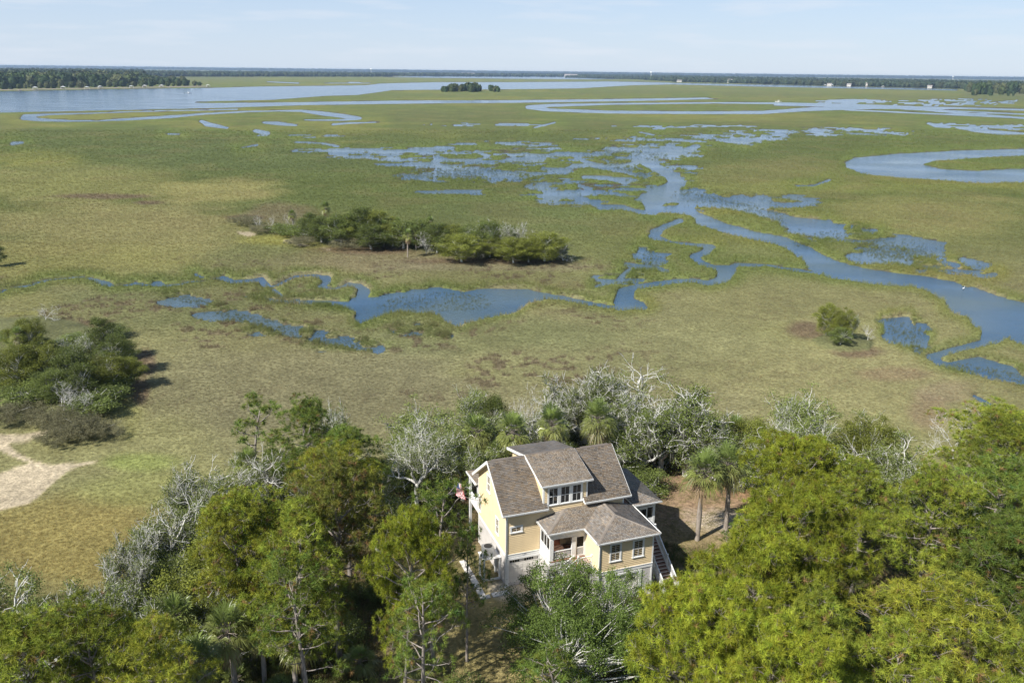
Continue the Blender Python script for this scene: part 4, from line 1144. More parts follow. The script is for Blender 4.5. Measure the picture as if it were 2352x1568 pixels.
post(3.52, LV1 + .02, 0, 2.95); post(2.6, LV1 + .02, 0, 2.95); post(2.6, PV - .7, 0, 2.9)
end, s = flight((3.07, LV1 - .05, 1.97), (0, -1, 0), .85, 10, .18, .26)
railing((2.6, LV1, 1.95), (2.6, LV1 - 2.55, .18), .86, 14); railing((3.54, LV1, 1.95), (3.54, LV1 - 2.55, .18), .86, 14)
post(2.6, LV1 - 2.6, 0, 1.1); post(3.54, LV1 - 2.6, 0, 1.1)
railing((2.66, PV - .7, 1.98), (3.5, PV - .7, 1.98), .85, 7)

# --- right side porch and its long stair
RU1, RV0, RV1 = 14.55, -.40, 4.47
zt = ZP + SP * (RU1 - 11.0)
shingles([(Q3 + .14, RV0, ZP), (RU1, RV0, ZP), (L + .02, RV0 + (RU1 - L) * .95, zt + .01)], seed=21, base=(0.215, 0.186, 0.158))
shingles([(RU1, RV0, ZP), (RU1, RV1 + 2.0, ZP), (L + .02, RV1 + 2.0, zt + .01), (L + .02, RV0 + (RU1 - L) * .95, zt + .01)], seed=22, base=(0.215, 0.192, 0.158))
gutter((Q3 + .1, RV0 - .01, ZP + .02), (RU1, RV0 - .01, ZP + .02))
m_ = MB(); m_.box(L + .05, 14.2, 0, RV1 + 1.6, 2.98, 3.12); m_.build('porch_floor', M_DECK, house)
m_ = MB()
for u in (11.5, 12.25, 13.95):
    m_.box(u, u + .22, .02, .22, 3.13, 5.7)
m_.box(11.32, 14.17, .02, .2, 5.7, ZP - .12); m_.box(13.97, 14.17, .22, RV1 + 1.5, 5.6, ZP - .12); m_.box(12.47, 13.95, .05, .17, 5.25, 5.42)
for v in (2.0, 3.9, 5.85): m_.box(13.97, 14.17, v, v + .2, 3.13, 5.6)
m_.build('side_porch_post', M_WHITE, house)
m_ = MB(); m_.box(11.72, 12.25, .1, .106, 3.13, 5.7); m_.box(14.06, 14.066, .22, RV1 + 1.4, 3.13, 5.6); m_.build('insect_screen', M_SCREEN, house)
q = MB(); q.box(12.5, 12.62, .06, .1, 3.14, 5.25); q.box(13.3, 13.42, .06, .1, 3.14, 5.25); q.box(12.62, 13.3, .06, .1, 5.13, 5.25); q.box(12.62, 13.3, .06, .1, 3.9, 4.0); q.box(12.62, 13.3, .06, .1, 3.14, 3.26)
d2 = q.build('screen_door', M_WHITE, house)
for k in range(1, 7): q = MB(); q.box(12.60 + k * .1, 12.635 + k * .1, .06, .09, 3.26, 3.9); q.build('baluster', M_WHITE, d2)
q = MB(); q.box(12.62, 13.3, .102, .106, 3.2, 5.13); q.build('insect_screen', M_SCREEN, d2)
q = MB(); q.box(13.44, 13.93, .07, .12, 3.14, 4.2); q.build('panel_board', M_WHITE, house)
m_ = MB()
for u in (11.6, 14.0):
    for v in (.05, 3.0, 5.8): m_.box(u, u + .15, v, v + .15, 0, 2.98)
m_.build('pile', M_WHITE, house)
m_ = MB(); m_.box(12.2, 13.85, -1.0, .02, 2.98, 3.10); m_.build('stair_head', M_DECK, house)
end, s = flight((13.02, -1.0, 3.10), (0, -1, 0), 1.25, 17, .1825, .262)
for u in (12.36, 13.68):
    railing((u, -1.05, 3.08), (u, -3.35, 1.48), .88, 18); railing((u, -3.45, 1.42), (u, -5.5, 0.0), .88, 16)
    post(u, -1.0, 0, 4.08); post(u, -3.4, .0, 2.45); post(u, -5.55, 0, 1.05)
    railing((u, -.95, 3.1), (u, 0, 3.1), .88, 7)

# --- rear porch seen past the left gable
shingles([(-.25, 10.9, ZP), (-.25, 7.9, ZP + .02), (1.3, 7.9, ZP + .55), (1.3, 9.4, ZP + .55)], seed=31)
shingles([(10.6, 10.9, ZP), (-.25, 10.9, ZP), (1.3, 9.4, ZP + .55), (1.3, 7.9, 7.1), (10.6, 7.9, 7.1)][:2] + [(1.3, 9.4, ZP + .55), (10.6, 9.4, ZP + .55)], seed=32)
m_ = MB(); fascia((-.27, 10.9, ZP), (-.27, 7.9, ZP), .14)
for v in (8.0, 10.55): m_.box(-.02, .2, v, v + .2, 0 if v > 9 else 3.1, ZP - .1)
m_.box(-.02, .16, 8.2, 10.55, 5.6, ZP - .1); m_.box(-.02, .12, 8.2, 10.55, 3.1, 3.9); m_.box(-.02, .12, 8.2, 10.55, 4.0, 4.07)
m_.box(0, 10.6, 7.72, 10.7, 2.95, 3.09)
m_.build('rear_porch', M_WHITE, house)
m_ = MB(); m_.box(.2, 10.6, 10.6, 10.606, 3.1, 5.9); m_.build('insect_screen', M_SCREEN, house)

# --- beside the house: unit on its stand, walk slabs, flag
ac = empty('air_conditioner_stand', (0, 0, 0), 0, 'white timber stand with grey air conditioner against the left gable wall', 'air conditioner')
ac.location = HL; ac.rotation_euler = (0, 0, HR)
m_ = MB()
for u in (-1.62, -.2):
    for v in (1.27, 2.45): m_.box(u, u + .14, v, v + .14, 0, 2.15)
m_.box(-1.66, -.05, 1.24, 1.30, .04, .22); m_.box(-1.66, -1.60, 1.30, 2.6, .04, .22)
m_.build('stand_frame', M_WHITE, ac)
for k in range(9):
    b = MB(); b.box(-1.7 + k * .185, -1.7 + k * .185 + .175, 1.2, 2.66, 2.15, 2.20); b.build('plank', M_WHITE, ac)
b = MB(); b.box(-1.45, -.55, 1.5, 2.4, 2.22, 3.05); un = b.build('unit_casing', M_METAL, ac)
for k in range(11):
    b = MB(); b.box(-1.42, -.58, 1.475, 1.498, 2.28 + k * .068, 2.28 + k * .068 + .03); b.build('louvre', simple_mat('louvre_grey', (.5, .5, .5), .5) if k == 0 else bpy.data.materials['louvre_grey'], un)
b = MB(); b.tube([(-1.0, 1.95, 3.052), (-1.0, 1.95, 3.08)], .36, 20); b.build('fan_guard', M_DARK, un)
w0 = empty('concrete_walk', HL, HR, 'pale concrete slab path turning towards the garage', 'path')
for a in [(-2.68, -2.10, 2.86, 5.1), (-2.64, -2.08, .75, 2.78), (-2.63, -2.08, -1.16, .72), (-2.06, -1.77, -1.16, -.66), (-1.56, -.12, -1.15, -.57)]:
    b = MB(); b.box(a[0], a[1], a[2], a[3], -.02, .07); b.build('slab', M_CONC, w0, bevel=.01)
flag = empty('flag', HL, HR, 'american flag on a short white pole at the rear porch corner', 'flag')
b = MB(); p0 = Vector((-.03, 10.6, 4.2)); p1 = Vector((-1.45, 11.0, 5.1)); b.tube([p0, p1], .025, 8); b.build('pole', M_WHITE, flag)
M_RED = simple_mat('flag_red', (.55, .03, .04), .8, .05); M_WH = simple_mat('flag_white', (.8, .8, .8), .8, .05); M_BL = simple_mat('flag_blue', (.03, .05, .22), .8, .05)
fd = (p0 - p1).normalized()
def fpt(a, b_):   # a along the pole from its tip, b_ hanging down
    q = p1 + fd * a + Vector((0, 0, -b_)); return q + Vector((.05 * math.sin(b_ * 6 + a * 5), .10 * math.sin(b_ * 5 + a * 4), 0)) + Vector((.18, 0.0, 0)) * b_ * .6
for k in range(13):
    a0 = .05 + k * .078; a1 = a0 + .078; m_ = MB()
    for j in range(10):
        if k < 7 and j < 4: continue
        b0, b1 = j * .16, (j + 1) * .16; q = [fpt(a0, b0), fpt(a1, b0), fpt(a1, b1), fpt(a0, b1)]
        m_.add([tuple(x) for x in q] + [tuple(x + Vector((0, .006, 0))) for x in q], [(0, 1, 2, 3), (7, 6, 5, 4)])
    m_.build('stripe', M_RED if k % 2 == 0 else M_WH, flag)
m_ = MB()
for k in range(7):
    for j in range(4):
        q = [fpt(.05 + k * .078, j * .16), fpt(.05 + (k + 1) * .078, j * .16), fpt(.05 + (k + 1) * .078, (j + 1) * .16), fpt(.05 + k * .078, (j + 1) * .16)]
        m_.add([tuple(x) for x in q] + [tuple(x + Vector((0, .006, 0))) for x in q], [(0, 1, 2, 3), (7, 6, 5, 4)])
cn = m_.build('canton', M_BL, flag)
m_ = MB()
for k in range(6):
    for j in range(5):
        c = fpt(.10 + k * .085, .06 + j * .12) - Vector((0, .012, 0)); s_ = .016
        m_.add([tuple(c + Vector((s_ * math.cos(t * 1.2566 + 1.57) * (1 if True else 1), 0, s_ * math.sin(t * 1.2566 + 1.57)))) for t in range(5)], [(0, 1, 2, 3, 4)])
m_.build('star', M_WH, cn)
# house number on the band over the garage, as solid figures
m_ = MB()
def stroke(x0, z0, x1, z1): m_.bar((x0, -.058, z0), (x1, -.058, z1), .012, .028, up=(0, 1, 0))
for cx in (1.48, 1.76): stroke(cx, 2.84, cx, 3.0); stroke(cx, 3.0, cx - .04, 2.96)
stroke(1.57, 3.0, 1.67, 3.0); stroke(1.67, 3.0, 1.61, 2.84)
m_.build('house_number', M_METAL, house)
# ------------------------------------------------------------------ plants
def bark_material(name, rgb, lichen, amount, scale=6):
    mt, n, out = new_mat(name)
    tc = N(n, 'ShaderNodeTexCoord'); mp = N(n, 'ShaderNodeMapping'); mp.inputs['Scale'].default_value = (1, 1, .3)
    z = N(n, 'ShaderNodeTexNoise'); z.inputs['Scale'].default_value = scale; z.inputs['Detail'].default_value = 6; z.inputs['Roughness'].default_value = .65
    n.links.new(tc.outputs['Object'], mp.inputs[0]); n.links.new(mp.outputs[0], z.inputs['Vector'])
    r = N(n, 'ShaderNodeValToRGB'); r.color_ramp.elements[0].position = .5 - amount * .5; r.color_ramp.elements[0].color = (*rgb, 1)
    r.color_ramp.elements[1].position = .72 - amount * .4; r.color_ramp.elements[1].color = (*lichen, 1)
    n.links.new(z.outputs['Fac'], r.inputs[0])
    b = N(n, 'ShaderNodeBsdfPrincipled'); b.inputs['Roughness'].default_value = .9; b.inputs['Specular IOR Level'].default_value = .1
    bp = N(n, 'ShaderNodeBump'); bp.inputs['Strength'].default_value = .7; bp.inputs['Distance'].default_value = .03
    n.links.new(z.outputs['Fac'], bp.inputs['Height']); n.links.new(bp.outputs[0], b.inputs['Normal'])
    n.links.new(r.outputs[0], b.inputs['Base Color']); n.links.new(b.outputs[0], out.inputs[0]); return mt
B_PINE = bark_material('pine_bark', (.10, .08, .068), (.30, .265, .235), .4, 7)
B_OAK = bark_material('lichen_bark', (.13, .12, .105), (.60, .59, .55), .8, 4)
B_DEAD = bark_material('bleached_wood', (.36, .34, .32), (.60, .585, .55), .6, 5)
B_PALM = bark_material('palm_bark', (.13, .105, .085), (.30, .26, .22), .5, 9)
L_PINE = leaf_mat('pine_needles', trans=.28, rough=.5, spec=.15, objvar=.22)
L_OAK = leaf_mat('oak_leaves', trans=.30, rough=.45, spec=.15, objvar=.20)
L_DARK = leaf_mat('dark_leaves', trans=.22, rough=.4, spec=.15, objvar=.20)
L_PALM = leaf_mat('palm_leaves', trans=.25, rough=.35, spec=.5, objvar=.12)
L_MOSS = leaf_mat('hanging_moss', trans=.3, rough=.9, spec=.05, objvar=.1)
L_BRUSH = leaf_mat('brush_leaves', trans=.3, rough=.6, spec=.2, objvar=.2)

class Wood:
    """branches as tapered tubes, collected into arrays"""
    def __init__(s): s.v = []; s.q = []; s.n = 0
    def add(s, pts, rad, k):
        pts = np.asarray(pts, float); rad = np.asarray(rad, float)
        d = np.gradient(pts, axis=0); d /= np.linalg.norm(d, axis=1)[:, None] + 1e-9
        m = d.mean(0); u = np.array([0, 0, 1.]) if abs(m[2]) < .8 * np.linalg.norm(m) else np.array([1., 0, 0])
        a = np.cross(d, u); a /= np.linalg.norm(a, axis=1)[:, None] + 1e-9; b = np.cross(d, a)
        th = np.arange(k) * 2 * math.pi / k
        ring = pts[:, None] + rad[:, None, None] * (a[:, None] * np.cos(th)[None, :, None] + b[:, None] * np.sin(th)[None, :, None])
        s.v.append(ring.reshape(-1, 3))
        i = np.arange(len(pts) - 1)[:, None] * k; j = np.arange(k)[None]; j2 = (j + 1) % k
        q = np.stack([i + j, i + j2, i + k + j2, i + k + j], -1).reshape(-1, 4) + s.n
        s.q.append(q); s.n += len(pts) * k
    def mesh(s, name, mat):
        return np_mesh(name, np.concatenate(s.v), quads=np.concatenate(s.q), smooth=True, mat=mat)

def rnd_dir(r, n=1):
    v = r.normal(size=(n, 3)); return v / np.linalg.norm(v, axis=1)[:, None]
def unit(v): return v / (np.linalg.norm(v) + 1e-9)
def wander(r, p, d, length, segs, bend, up=0.0):
    pts = [p]; d = unit(d)
    for k in range(segs):
        d = unit(d + r.normal(0, bend, 3) + np.array([0, 0, up])); p = p + d * (length / segs); pts.append(p)
    return np.array(pts), d

def needles(r, C, A, n, ln, w, k=.75):
    """bursts of needles at centres C pointing broadly along A"""
    T = len(C)
    d = r.normal(size=(T, n, 3)); d /= np.linalg.norm(d, axis=2)[..., None]
    d = d + A[:, None] * k; d /= np.linalg.norm(d, axis=2)[..., None]
    L_ = ln * r.uniform(.7, 1.15, (T, n, 1))
    tip = C[:, None] + d * L_ + np.array([0, 0, -.12]) * L_ * r.random((T, n, 1))
    s = np.cross(d, rnd_dir(r, T * n).reshape(T, n, 3)); s /= np.linalg.norm(s, axis=2)[..., None] + 1e-9
    b0 = C[:, None] + d * L_ * .05
    v = np.stack([b0 + s * w * .5, b0 - s * w * .5, tip], 2).reshape(-1, 3)
    return v

def leaves(r, C, size, flat=.3):
    n = len(C)
    nd = rnd_dir(r, n) + np.array([0, 0, flat]); nd /= np.linalg.norm(nd, axis=1)[:, None]
    a = np.cross(nd, rnd_dir(r, n)); a /= np.linalg.norm(a, axis=1)[:, None] + 1e-9; b = np.cross(nd, a)
    s = size * r.uniform(.6, 1.3, (n, 1))
    v = np.stack([C + a * s, C + b * s * .5, C - a * s, C - b * s * .5], 1).reshape(-1, 3)
    return v

def make_pine(seed, H=15.0, R=5.0, base=.45, limbs=34, dens=1.0, tone=(.225, .265, .035), brown=.03, nn=26, ln=.40, cl=1.15, gap=.0, spread=1.0):
    """umbrella-crowned pine: every limb carries pads of needle bursts"""
    r = np.random.default_rng(seed); W = Wood()
    tp, _ = wander(r, np.array([0, 0, -.6]), np.array([0, 0, 1.]), H * .93 + .6, 10, .04, .06)
    tr = np.interp(np.linspace(0, 1, 11), [0, .1, 1], [.020 * H, .0155 * H, .05])
    W.add(tp, tr, 9)
    C, A, K = [], [], []
    ga = r.uniform(0, 6)
    for i in range(limbs):
        f = (i + .5) / limbs; z = H * (base + (0.95 - base) * f); ga += 2.4 + r.normal(0, .35)
        p = np.array([np.interp(z, tp[:, 2], tp[:, j]) for j in range(3)])
        prof = max(.12, 1 - f ** 2.4) ** .55 * (.62 + .38 * min(1, f * 2.6))
        ln_ = R * .92 * prof * r.uniform(.70, 1.12)
        el = .02 + .80 * f + r.normal(0, .12)
        d = np.array([math.cos(ga) * math.cos(el), math.sin(ga) * math.cos(el), math.sin(el)])
        pts, dd = wander(r, p, d, ln_, 6, .15, .05)
        W.add(pts, np.linspace(.013 * ln_ + .03, .018, 7), 5)
        ends = [(pts[-1], 1.0)]
        for k in range(int(round((.6 + ln_ * .75) * dens))):
            t = r.uniform(.38, .95)
            q = np.array([np.interp(t * 6, np.arange(7), pts[:, j]) for j in range(3)])
            sd = unit(dd * .55 + r.normal(0, .65, 3) * np.array([1, 1, .5]) + np.array([0, 0, .30]))
            sp, _s = wander(r, q, sd, r.uniform(.8, 1.7) * (.6 + .09 * R) * spread, 3, .22, .1)
            W.add(sp, [.03, .022, .016, .01], 4); ends.append((sp[-1], r.uniform(.6, 1.0)))
        for e, s_ in ends:
            cr = cl * s_ * r.uniform(.7, 1.15); n_ = int(15 * cr * cr * dens) + 4
            dv = rnd_dir(r, n_); dv[:, 2] = np.abs(dv[:, 2]) * 1.1 - .22; dv /= np.linalg.norm(dv, axis=1)[:, None]
            rad = cr * r.uniform(.72, 1.0, (n_, 1)); pos = e + dv * rad * np.array([1, 1, .62])
            C.append(pos); A.append(dv + np.array([0, 0, .25])); K.append(np.full(n_, r.uniform(.82, 1.18)))
            for j in range(0, n_, 4): W.add(np.array([e - np.array([0, 0, .15 * cr]), (e + pos[j]) / 2 - np.array([0, 0, .06]), pos[j]]), [.014, .010, .006], 3)
    C = np.concatenate(C); A = np.concatenate(A); K = np.concatenate(K)
    A /= np.linalg.norm(A, axis=1)[:, None]
    v = needles(r, C, A, nn, ln, .036, .35)
    T = len(C)
    f = (r.uniform(.6, 1.35, T) * K)[:, None]; hue = r.normal(0, .016, (T, 1))
    base_c = np.array(tone)[None] * f + np.concatenate([hue * 1.2, hue * .3, hue * 0], 1)
    br = r.random(T) < brown; base_c[br] = np.array([.27, .17, .07]) * r.uniform(.7, 1.2, (br.sum(), 1))
    nv = np.repeat(np.clip(base_c, .004, 1), nn, 0) * r.uniform(.85, 1.15, (T * nn, 1))
    crown = np_mesh('pine_crown', v, tris=np.arange(len(v)).reshape(-1, 3), col=np.repeat(nv, 3, 0), mat=L_PINE)
    return {'trunk': W.mesh('pine_trunk', B_PINE), 'crown': crown, 'H': H, 'R': R}

def make_oak(seed, H=8.5, R=7.0, leafy=.8, bare=.25, moss=.0, tone=(.115, .155, .045), bark=None, nlv=46, lsz=.085, stems=5, trunk=1.3, twist=.33, th=.30):
    r = np.random.default_rng(seed); W = Wood(); C = []; M = []
    tb, _ = wander(r, np.array([0, 0, -.5]), np.array([r.normal(0, .15), r.normal(0, .15), 1.]), trunk + .5, 4, .12)
    W.add(tb, np.linspace(th * 1.25, th, 5), 9)
    def grow(p, d, ln_, rad, lev):
        segs = 5 if lev < 3 else 3
        pts, dd = wander(r, p, d, ln_, segs, twist if lev < 3 else twist * 1.2, .05 if lev < 2 else .10)
        W.add(pts, np.linspace(rad, rad * .55, segs + 1), 7 if lev < 2 else (5 if lev < 3 else 3))
        if lev >= 4:
            if r.random() < bare:
                for _k in range(3):
                    tp_, _d = wander(r, pts[-1], unit(dd + r.normal(0, .5, 3) + np.array([0, 0, .35])), r.uniform(.5, 1.0), 2, .3); W.add(tp_, [.022, .016, .010], 3)
            if r.random() < leafy:
                e = pts[-1]; k = int(nlv * r.uniform(.5, 1.4)); C.append(e + r.normal(0, 1, (k, 3)) * np.array([.30, .30, .20]) * r.uniform(.7, 1.3))
            return
        if lev >= 2 and moss and r.random() < moss:
            for q in pts[1:]: M.append(q)
        nb = ([0, 4, 4, 5, 4] if leafy else [0, 3, 4, 3, 3])[lev + 1] if lev < 4 else 0
        for k in range(nb):
            t = (.45 + .55 * (k + r.random() * .6) / nb) if k < nb - 1 else 1.0
            q = np.array([np.interp(t * segs, np.arange(segs + 1), pts[:, j]) for j in range(3)])
            out = unit(np.array([q[0], q[1], .25 * H]))
            nd = unit(dd * .7 + r.normal(0, .55, 3) + out * .35 + np.array([0, 0, .12]))
            grow(q, nd, ln_ * r.uniform(.52, .75), rad * .55 * r.uniform(.85, 1.1), lev + 1)
    a0 = r.uniform(0, 6)
    for k in range(stems):
        a = a0 + k * 6.283 / stems + r.normal(0, .3); el = r.uniform(.35, 1.1)
        grow(tb[-1] - np.array([0, 0, .15]), np.array([math.cos(a) * math.cos(el), math.sin(a) * math.cos(el), math.sin(el)]), R * .50 * r.uniform(.85, 1.15), th * .62, 1)
    wm = W.mesh('oak_trunk', bark or B_OAK)
    # fit to nominal size
    vv = np.concatenate(W.v); top = np.percentile(vv[:, 2], 99.7); rr = np.percentile(np.hypot(vv[:, 0], vv[:, 1]), 98)
    res = {'trunk': wm, 'H': top, 'R': rr}
    if C:
        C = np.concatenate(C); v = leaves(r, C, lsz); n = len(C)
        f = r.uniform(.65, 1.35, (n, 1)); y = r.random((n, 1)) * .25
        col = np.array(tone)[None] * f + np.array([.05, .03, .0]) * y
        res['crown'] = np_mesh('oak_crown', v, quads=np.arange(len(v)).reshape(-1, 4), col=np.repeat(col, 4, 0), mat=L_OAK)
    if M:
        P = np.array(M); P = P[r.integers(0, len(P), min(len(P), 420))]; n = len(P); k = 6
        P = np.repeat(P, k, 0) + r.normal(0, .10, (n * k, 3)); L_ = r.uniform(.3, 1.25, (n * k, 1)); th_ = r.uniform(0, 6.283, n * k)
        s = np.stack([np.cos(th_), np.sin(th_), 0 * th_], -1) * .045
        dn = np.concatenate([r.normal(0, .05, (n * k, 2)), -L_], 1)
        v = np.stack([P - s, P + s, P + dn], 1).reshape(-1, 3)
        col = np.repeat(np.array([.20, .20, .165])[None] * r.uniform(.7, 1.2, (n * k, 1)), 3, 0)
        res['spanish_moss'] = np_mesh('spanish_moss', v, tris=np.arange(len(v)).reshape(-1, 3), col=col, mat=L_MOSS)
    return res

def make_broad(seed, H=7.0, R=4.0, clumps=95, per=330, tone=(.075, .115, .030), lsz=.085, base=.15, mat=None, cs=.75, trunk=.16, name='leafy', cone=0.0, bark=None, limbs=14):
    """dense tree or shrub: leaf clumps over a branching frame"""
    r = np.random.default_rng(seed); W = Wood()
    tp, _ = wander(r, np.array([0, 0, -.4]), np.array([0, 0, 1.]), H * .8 + .4, 6, .10)
    W.add(tp, np.linspace(trunk, trunk * .25, 7), 7)
    P = []
    while len(P) < clumps:
        d = rnd_dir(r)[0]; rad = r.random() ** .33
        z = base * H + (H * (1 - base) * .5) * (1 + d[2] * rad * .95)
        fz = (z / H - base) / (1 - base)
        w = R * (1 - cone * fz) * (1.0 if cone == 0 else 1.05)
        lump = 1 + .22 * math.sin(3 * math.atan2(d[1], d[0]) + seed) + .15 * math.sin(5 * fz * 3 + seed * 2)
        P.append([d[0] * rad * w * lump, d[1] * rad * w * lump, z])
    P = np.array(P)
    for k in range(0, len(P), max(1, len(P) // (limbs * 3))):
        z0 = P[k][2] * r.uniform(.35, .7); p0 = np.array([np.interp(z0, tp[:, 2], tp[:, j]) for j in range(3)])
        mid_ = (p0 + P[k]) / 2 + r.normal(0, .25, 3); W.add(np.array([p0, mid_, P[k]]), [trunk * .35, trunk * .2, .015], 4)
    sz = cs * r.uniform(.55, 1.25, len(P))
    C = (P[:, None] + r.normal(0, 1, (len(P), per, 3)) * np.array([1, 1, .7]) * sz[:, None, None] * .55)
    f = r.uniform(.75, 1.25, (len(P), 1, 1)) * r.uniform(.7, 1.3, (len(P), per, 1))
    col = (np.array(tone)[None, None] * f).reshape(-1, 3)
    C = C.reshape(-1, 3); keep = C[:, 2] > .05; C = C[keep]; col = col[keep]
    v = leaves(r, C, lsz)
    return {'trunk': W.mesh(name + '_trunk', bark or B_OAK), 'crown': np_mesh(name + '_crown', v, quads=np.arange(len(v)).reshape(-1, 4), col=np.repeat(col, 4, 0), mat=mat or L_DARK), 'H': H, 'R': R}

def make_palm(seed, H=5.0, R=1.9, fans=34, dead=12, trunk_r=.17, stem=True):
    r = np.random.default_rng(seed); W = Wood(); D = Wood()
    hz = H - R * .55
    if stem:
        tp, _ = wander(r, np.array([0, 0, -.5]), np.array([r.normal(0, .05), r.normal(0, .05), 1.]), hz + .5, 8, .03)
        W.add(tp, np.linspace(trunk_r * 1.15, trunk_r, 9) * (1 + .08 * np.sin(np.arange(9) * 2.2)), 9); top = tp[-1]
    else: top = np.array([0, 0, hz]); W.add(np.array([[0, 0, -.3], [0, 0, hz]]), [.12, .1], 6)
    V, Cc, DV, DC = [], [], [], []
    def fan(el, az_, pl, fl, col, VV, CCc, droop, nleaf=24):
        d = np.array([math.cos(az_) * math.cos(el), math.sin(az_) * math.cos(el), math.sin(el)])
        end = top + d * pl + np.array([0, 0, -.12 * pl * pl]); W.add(np.array([top, (top + end) / 2 + np.array([0, 0, .05]), end]), [.03, .022, .014], 3)
        d2 = unit(d + np.array([0, 0, -.35 * droop])); s = unit(np.cross(d2, np.array([0, 0, 1.]))); up = np.cross(s, d2)
        for a in np.linspace(-1.9, 1.9, nleaf):
            a += r.normal(0, .04); l = fl * (1 - .22 * abs(a) / 1.9) * r.uniform(.9, 1.1)
            dr = unit(d2 * math.cos(a) + s * math.sin(a) + up * (.18 + .15 * abs(math.sin(a)))); w = .034
            p1 = end + dr * l * .55; p2 = end + dr * l + np.array([0, 0, -.35 * l * droop * r.uniform(.5, 1.3)])
            pr = unit(np.cross(dr, up) + r.normal(0, .2, 3)) * w
            VV += [end + dr * .03, p1 - pr, p2, p1 + pr]; f = r.uniform(.8, 1.2)
            CCc += [np.array(col) * f] * 4
    for k in range(fans):
        f = k / fans; el = 1.35 - 1.75 * f ** .8 + r.normal(0, .08)
        g = r.uniform(.85, 1.15); fan(el, k * 2.4 + r.normal(0, .2), R * .48 * r.uniform(.85, 1.1), R * .52 * r.uniform(.9, 1.1), (.16 * g + .05 * f, .215 * g, .06), V, Cc, .6 + f * .8)
    for k in range(dead):
        fan(-.75 - r.random() * .6, k * 2.4 + 1, R * .36, R * .42, (.32, .235, .14), DV, DC, 1.6, 14)
    o = {'trunk': W.mesh('palm_trunk', B_PALM), 'crown': np_mesh('palm_crown', np.array(V), quads=np.arange(len(V)).reshape(-1, 4), col=np.array(Cc), mat=L_PALM), 'H': H, 'R': R}
    if DV: o['dead_fronds'] = np_mesh('palm_dead_fronds', np.array(DV), quads=np.arange(len(DV)).reshape(-1, 4), col=np.array(DC), mat=L_PALM)
    return o

PROTO = {}
for k in range(4): PROTO['pine%d' % k] = make_pine(100 + k, 15, 5.0, [.45, .5, .38, .55][k], 30, .95)
PROTO['pine4'] = make_pine(104, 15, 5.0, .42, 30, .9, tone=(.25, .265, .033))
for k in range(2): PROTO['bigpine%d' % k] = make_pine(120 + k, 16, 7.0, .50, 42, .9, tone=(.255, .29, .030), brown=.02, nn=32, ln=.46, cl=1.15)
for k in range(2): PROTO['darkpine%d' % k] = make_pine(130 + k, 14, 4.5, .40, 28, .95, tone=(.165, .22, .04), brown=.02)
PROTO['brownpine'] = make_pine(140, 16, 6.0, .42, 38, .95, tone=(.20, .215, .040), brown=.13)
for k in range(2): PROTO['thinpine%d' % k] = make_pine(150 + k, 15, 3.8, .35, 24, .6, tone=(.175, .235, .042), brown=.02, cl=.85)
PROTO['smallpine'] = make_pine(160, 9, 2.3, .45, 14, .6, tone=(.165, .225, .04), cl=.65)
for k in range(3): PROTO['oak%d' % k] = make_oak(200 + k, leafy=.92, moss=.12, bare=.12, nlv=58, th=.27, tone=(.175, .215, .065))
for k in range(2): PROTO['greyoak%d' % k] = make_oak(210 + k, leafy=.66, moss=.3, nlv=48, th=.28, bare=.6, tone=(.165, .20, .065))
PROTO['mossoak'] = make_oak(220, leafy=.8, moss=.5, bare=.2, nlv=54, th=.28, tone=(.155, .20, .050))
PROTO['openoak'] = make_oak(222, leafy=.75, moss=.0, tone=(.20, .235, .09), nlv=42, lsz=.065, trunk=2.6, th=.22)
for k in range(2): PROTO['dead%d' % k] = make_oak(230 + k, leafy=0, bark=B_DEAD, bare=.5, th=.12, trunk=.6, stems=4, twist=.28)
for k in range(2): PROTO['broad%d' % k] = make_broad(300 + k, 9, 5.2, 170, 240, (.125, .18, .04), .085, .08, L_OAK, .72, .2, 'broadleaf', limbs=30)
for k in range(3): PROTO['cedar%d' % k] = make_broad(310 + k, 7, 3.0, 80, 300, (.12, .15, .038), .075, .05, L_DARK, .8, .18, 'cedar', .35)
for k in range(2): PROTO['olive%d' % k] = make_broad(320 + k, 9, 4.0, 120, 300, (.17, .19, .036), .085, .03, L_DARK, .8, .18, 'cedar', .15)
for k in range(3): PROTO['shrub%d' % k] = make_broad(330 + k, 2.4, 1.6, 34, 170, (.16, .20, .055), .07, .0, L_OAK, .55, .06, 'shrub')
for k in range(2): PROTO['brush%d' % k] = make_broad(340 + k, 2.0, 4.0, 110, 160, (.20, .19, .105), .07, .0, L_BRUSH, .6, .015, 'brush', limbs=2)
for k in range(3): PROTO['palm%d' % k] = make_palm(400 + k)
for k in range(2): PROTO['palmetto%d' % k] = make_palm(410 + k, 1.9, 1.5, 22, 3, stem=False)
for p_ in PROTO.values():
    for k_, m_ in p_.items():
        if k_ in ('crown', 'spanish_moss', 'dead_fronds'): pass

def plant(kind, name, x, y, z, H, R, label, cat, group=None, rz=None, lean=0.0):
    p = PROTO[kind]
    o = empty(name, (x, y, z), RNG.uniform(0, 6.283) if rz is None else rz, label, cat, group)
    o.scale = (R / p['R'], R / p['R'], H / p['H'])
    if lean: o.rotation_euler[0] = lean
    for part, me in p.items():
        if part in ('H', 'R'): continue
        q_ = np_obj(part, me, o)
        if part == 'spanish_moss': q_['kind'] = 'stuff'
    return o
def at_top(px, py, z0, H):
    """stand where a thing of height H shows its top at this pixel"""
    x, y = on_plane(px, py, z0 + H); return float(x), float(y)
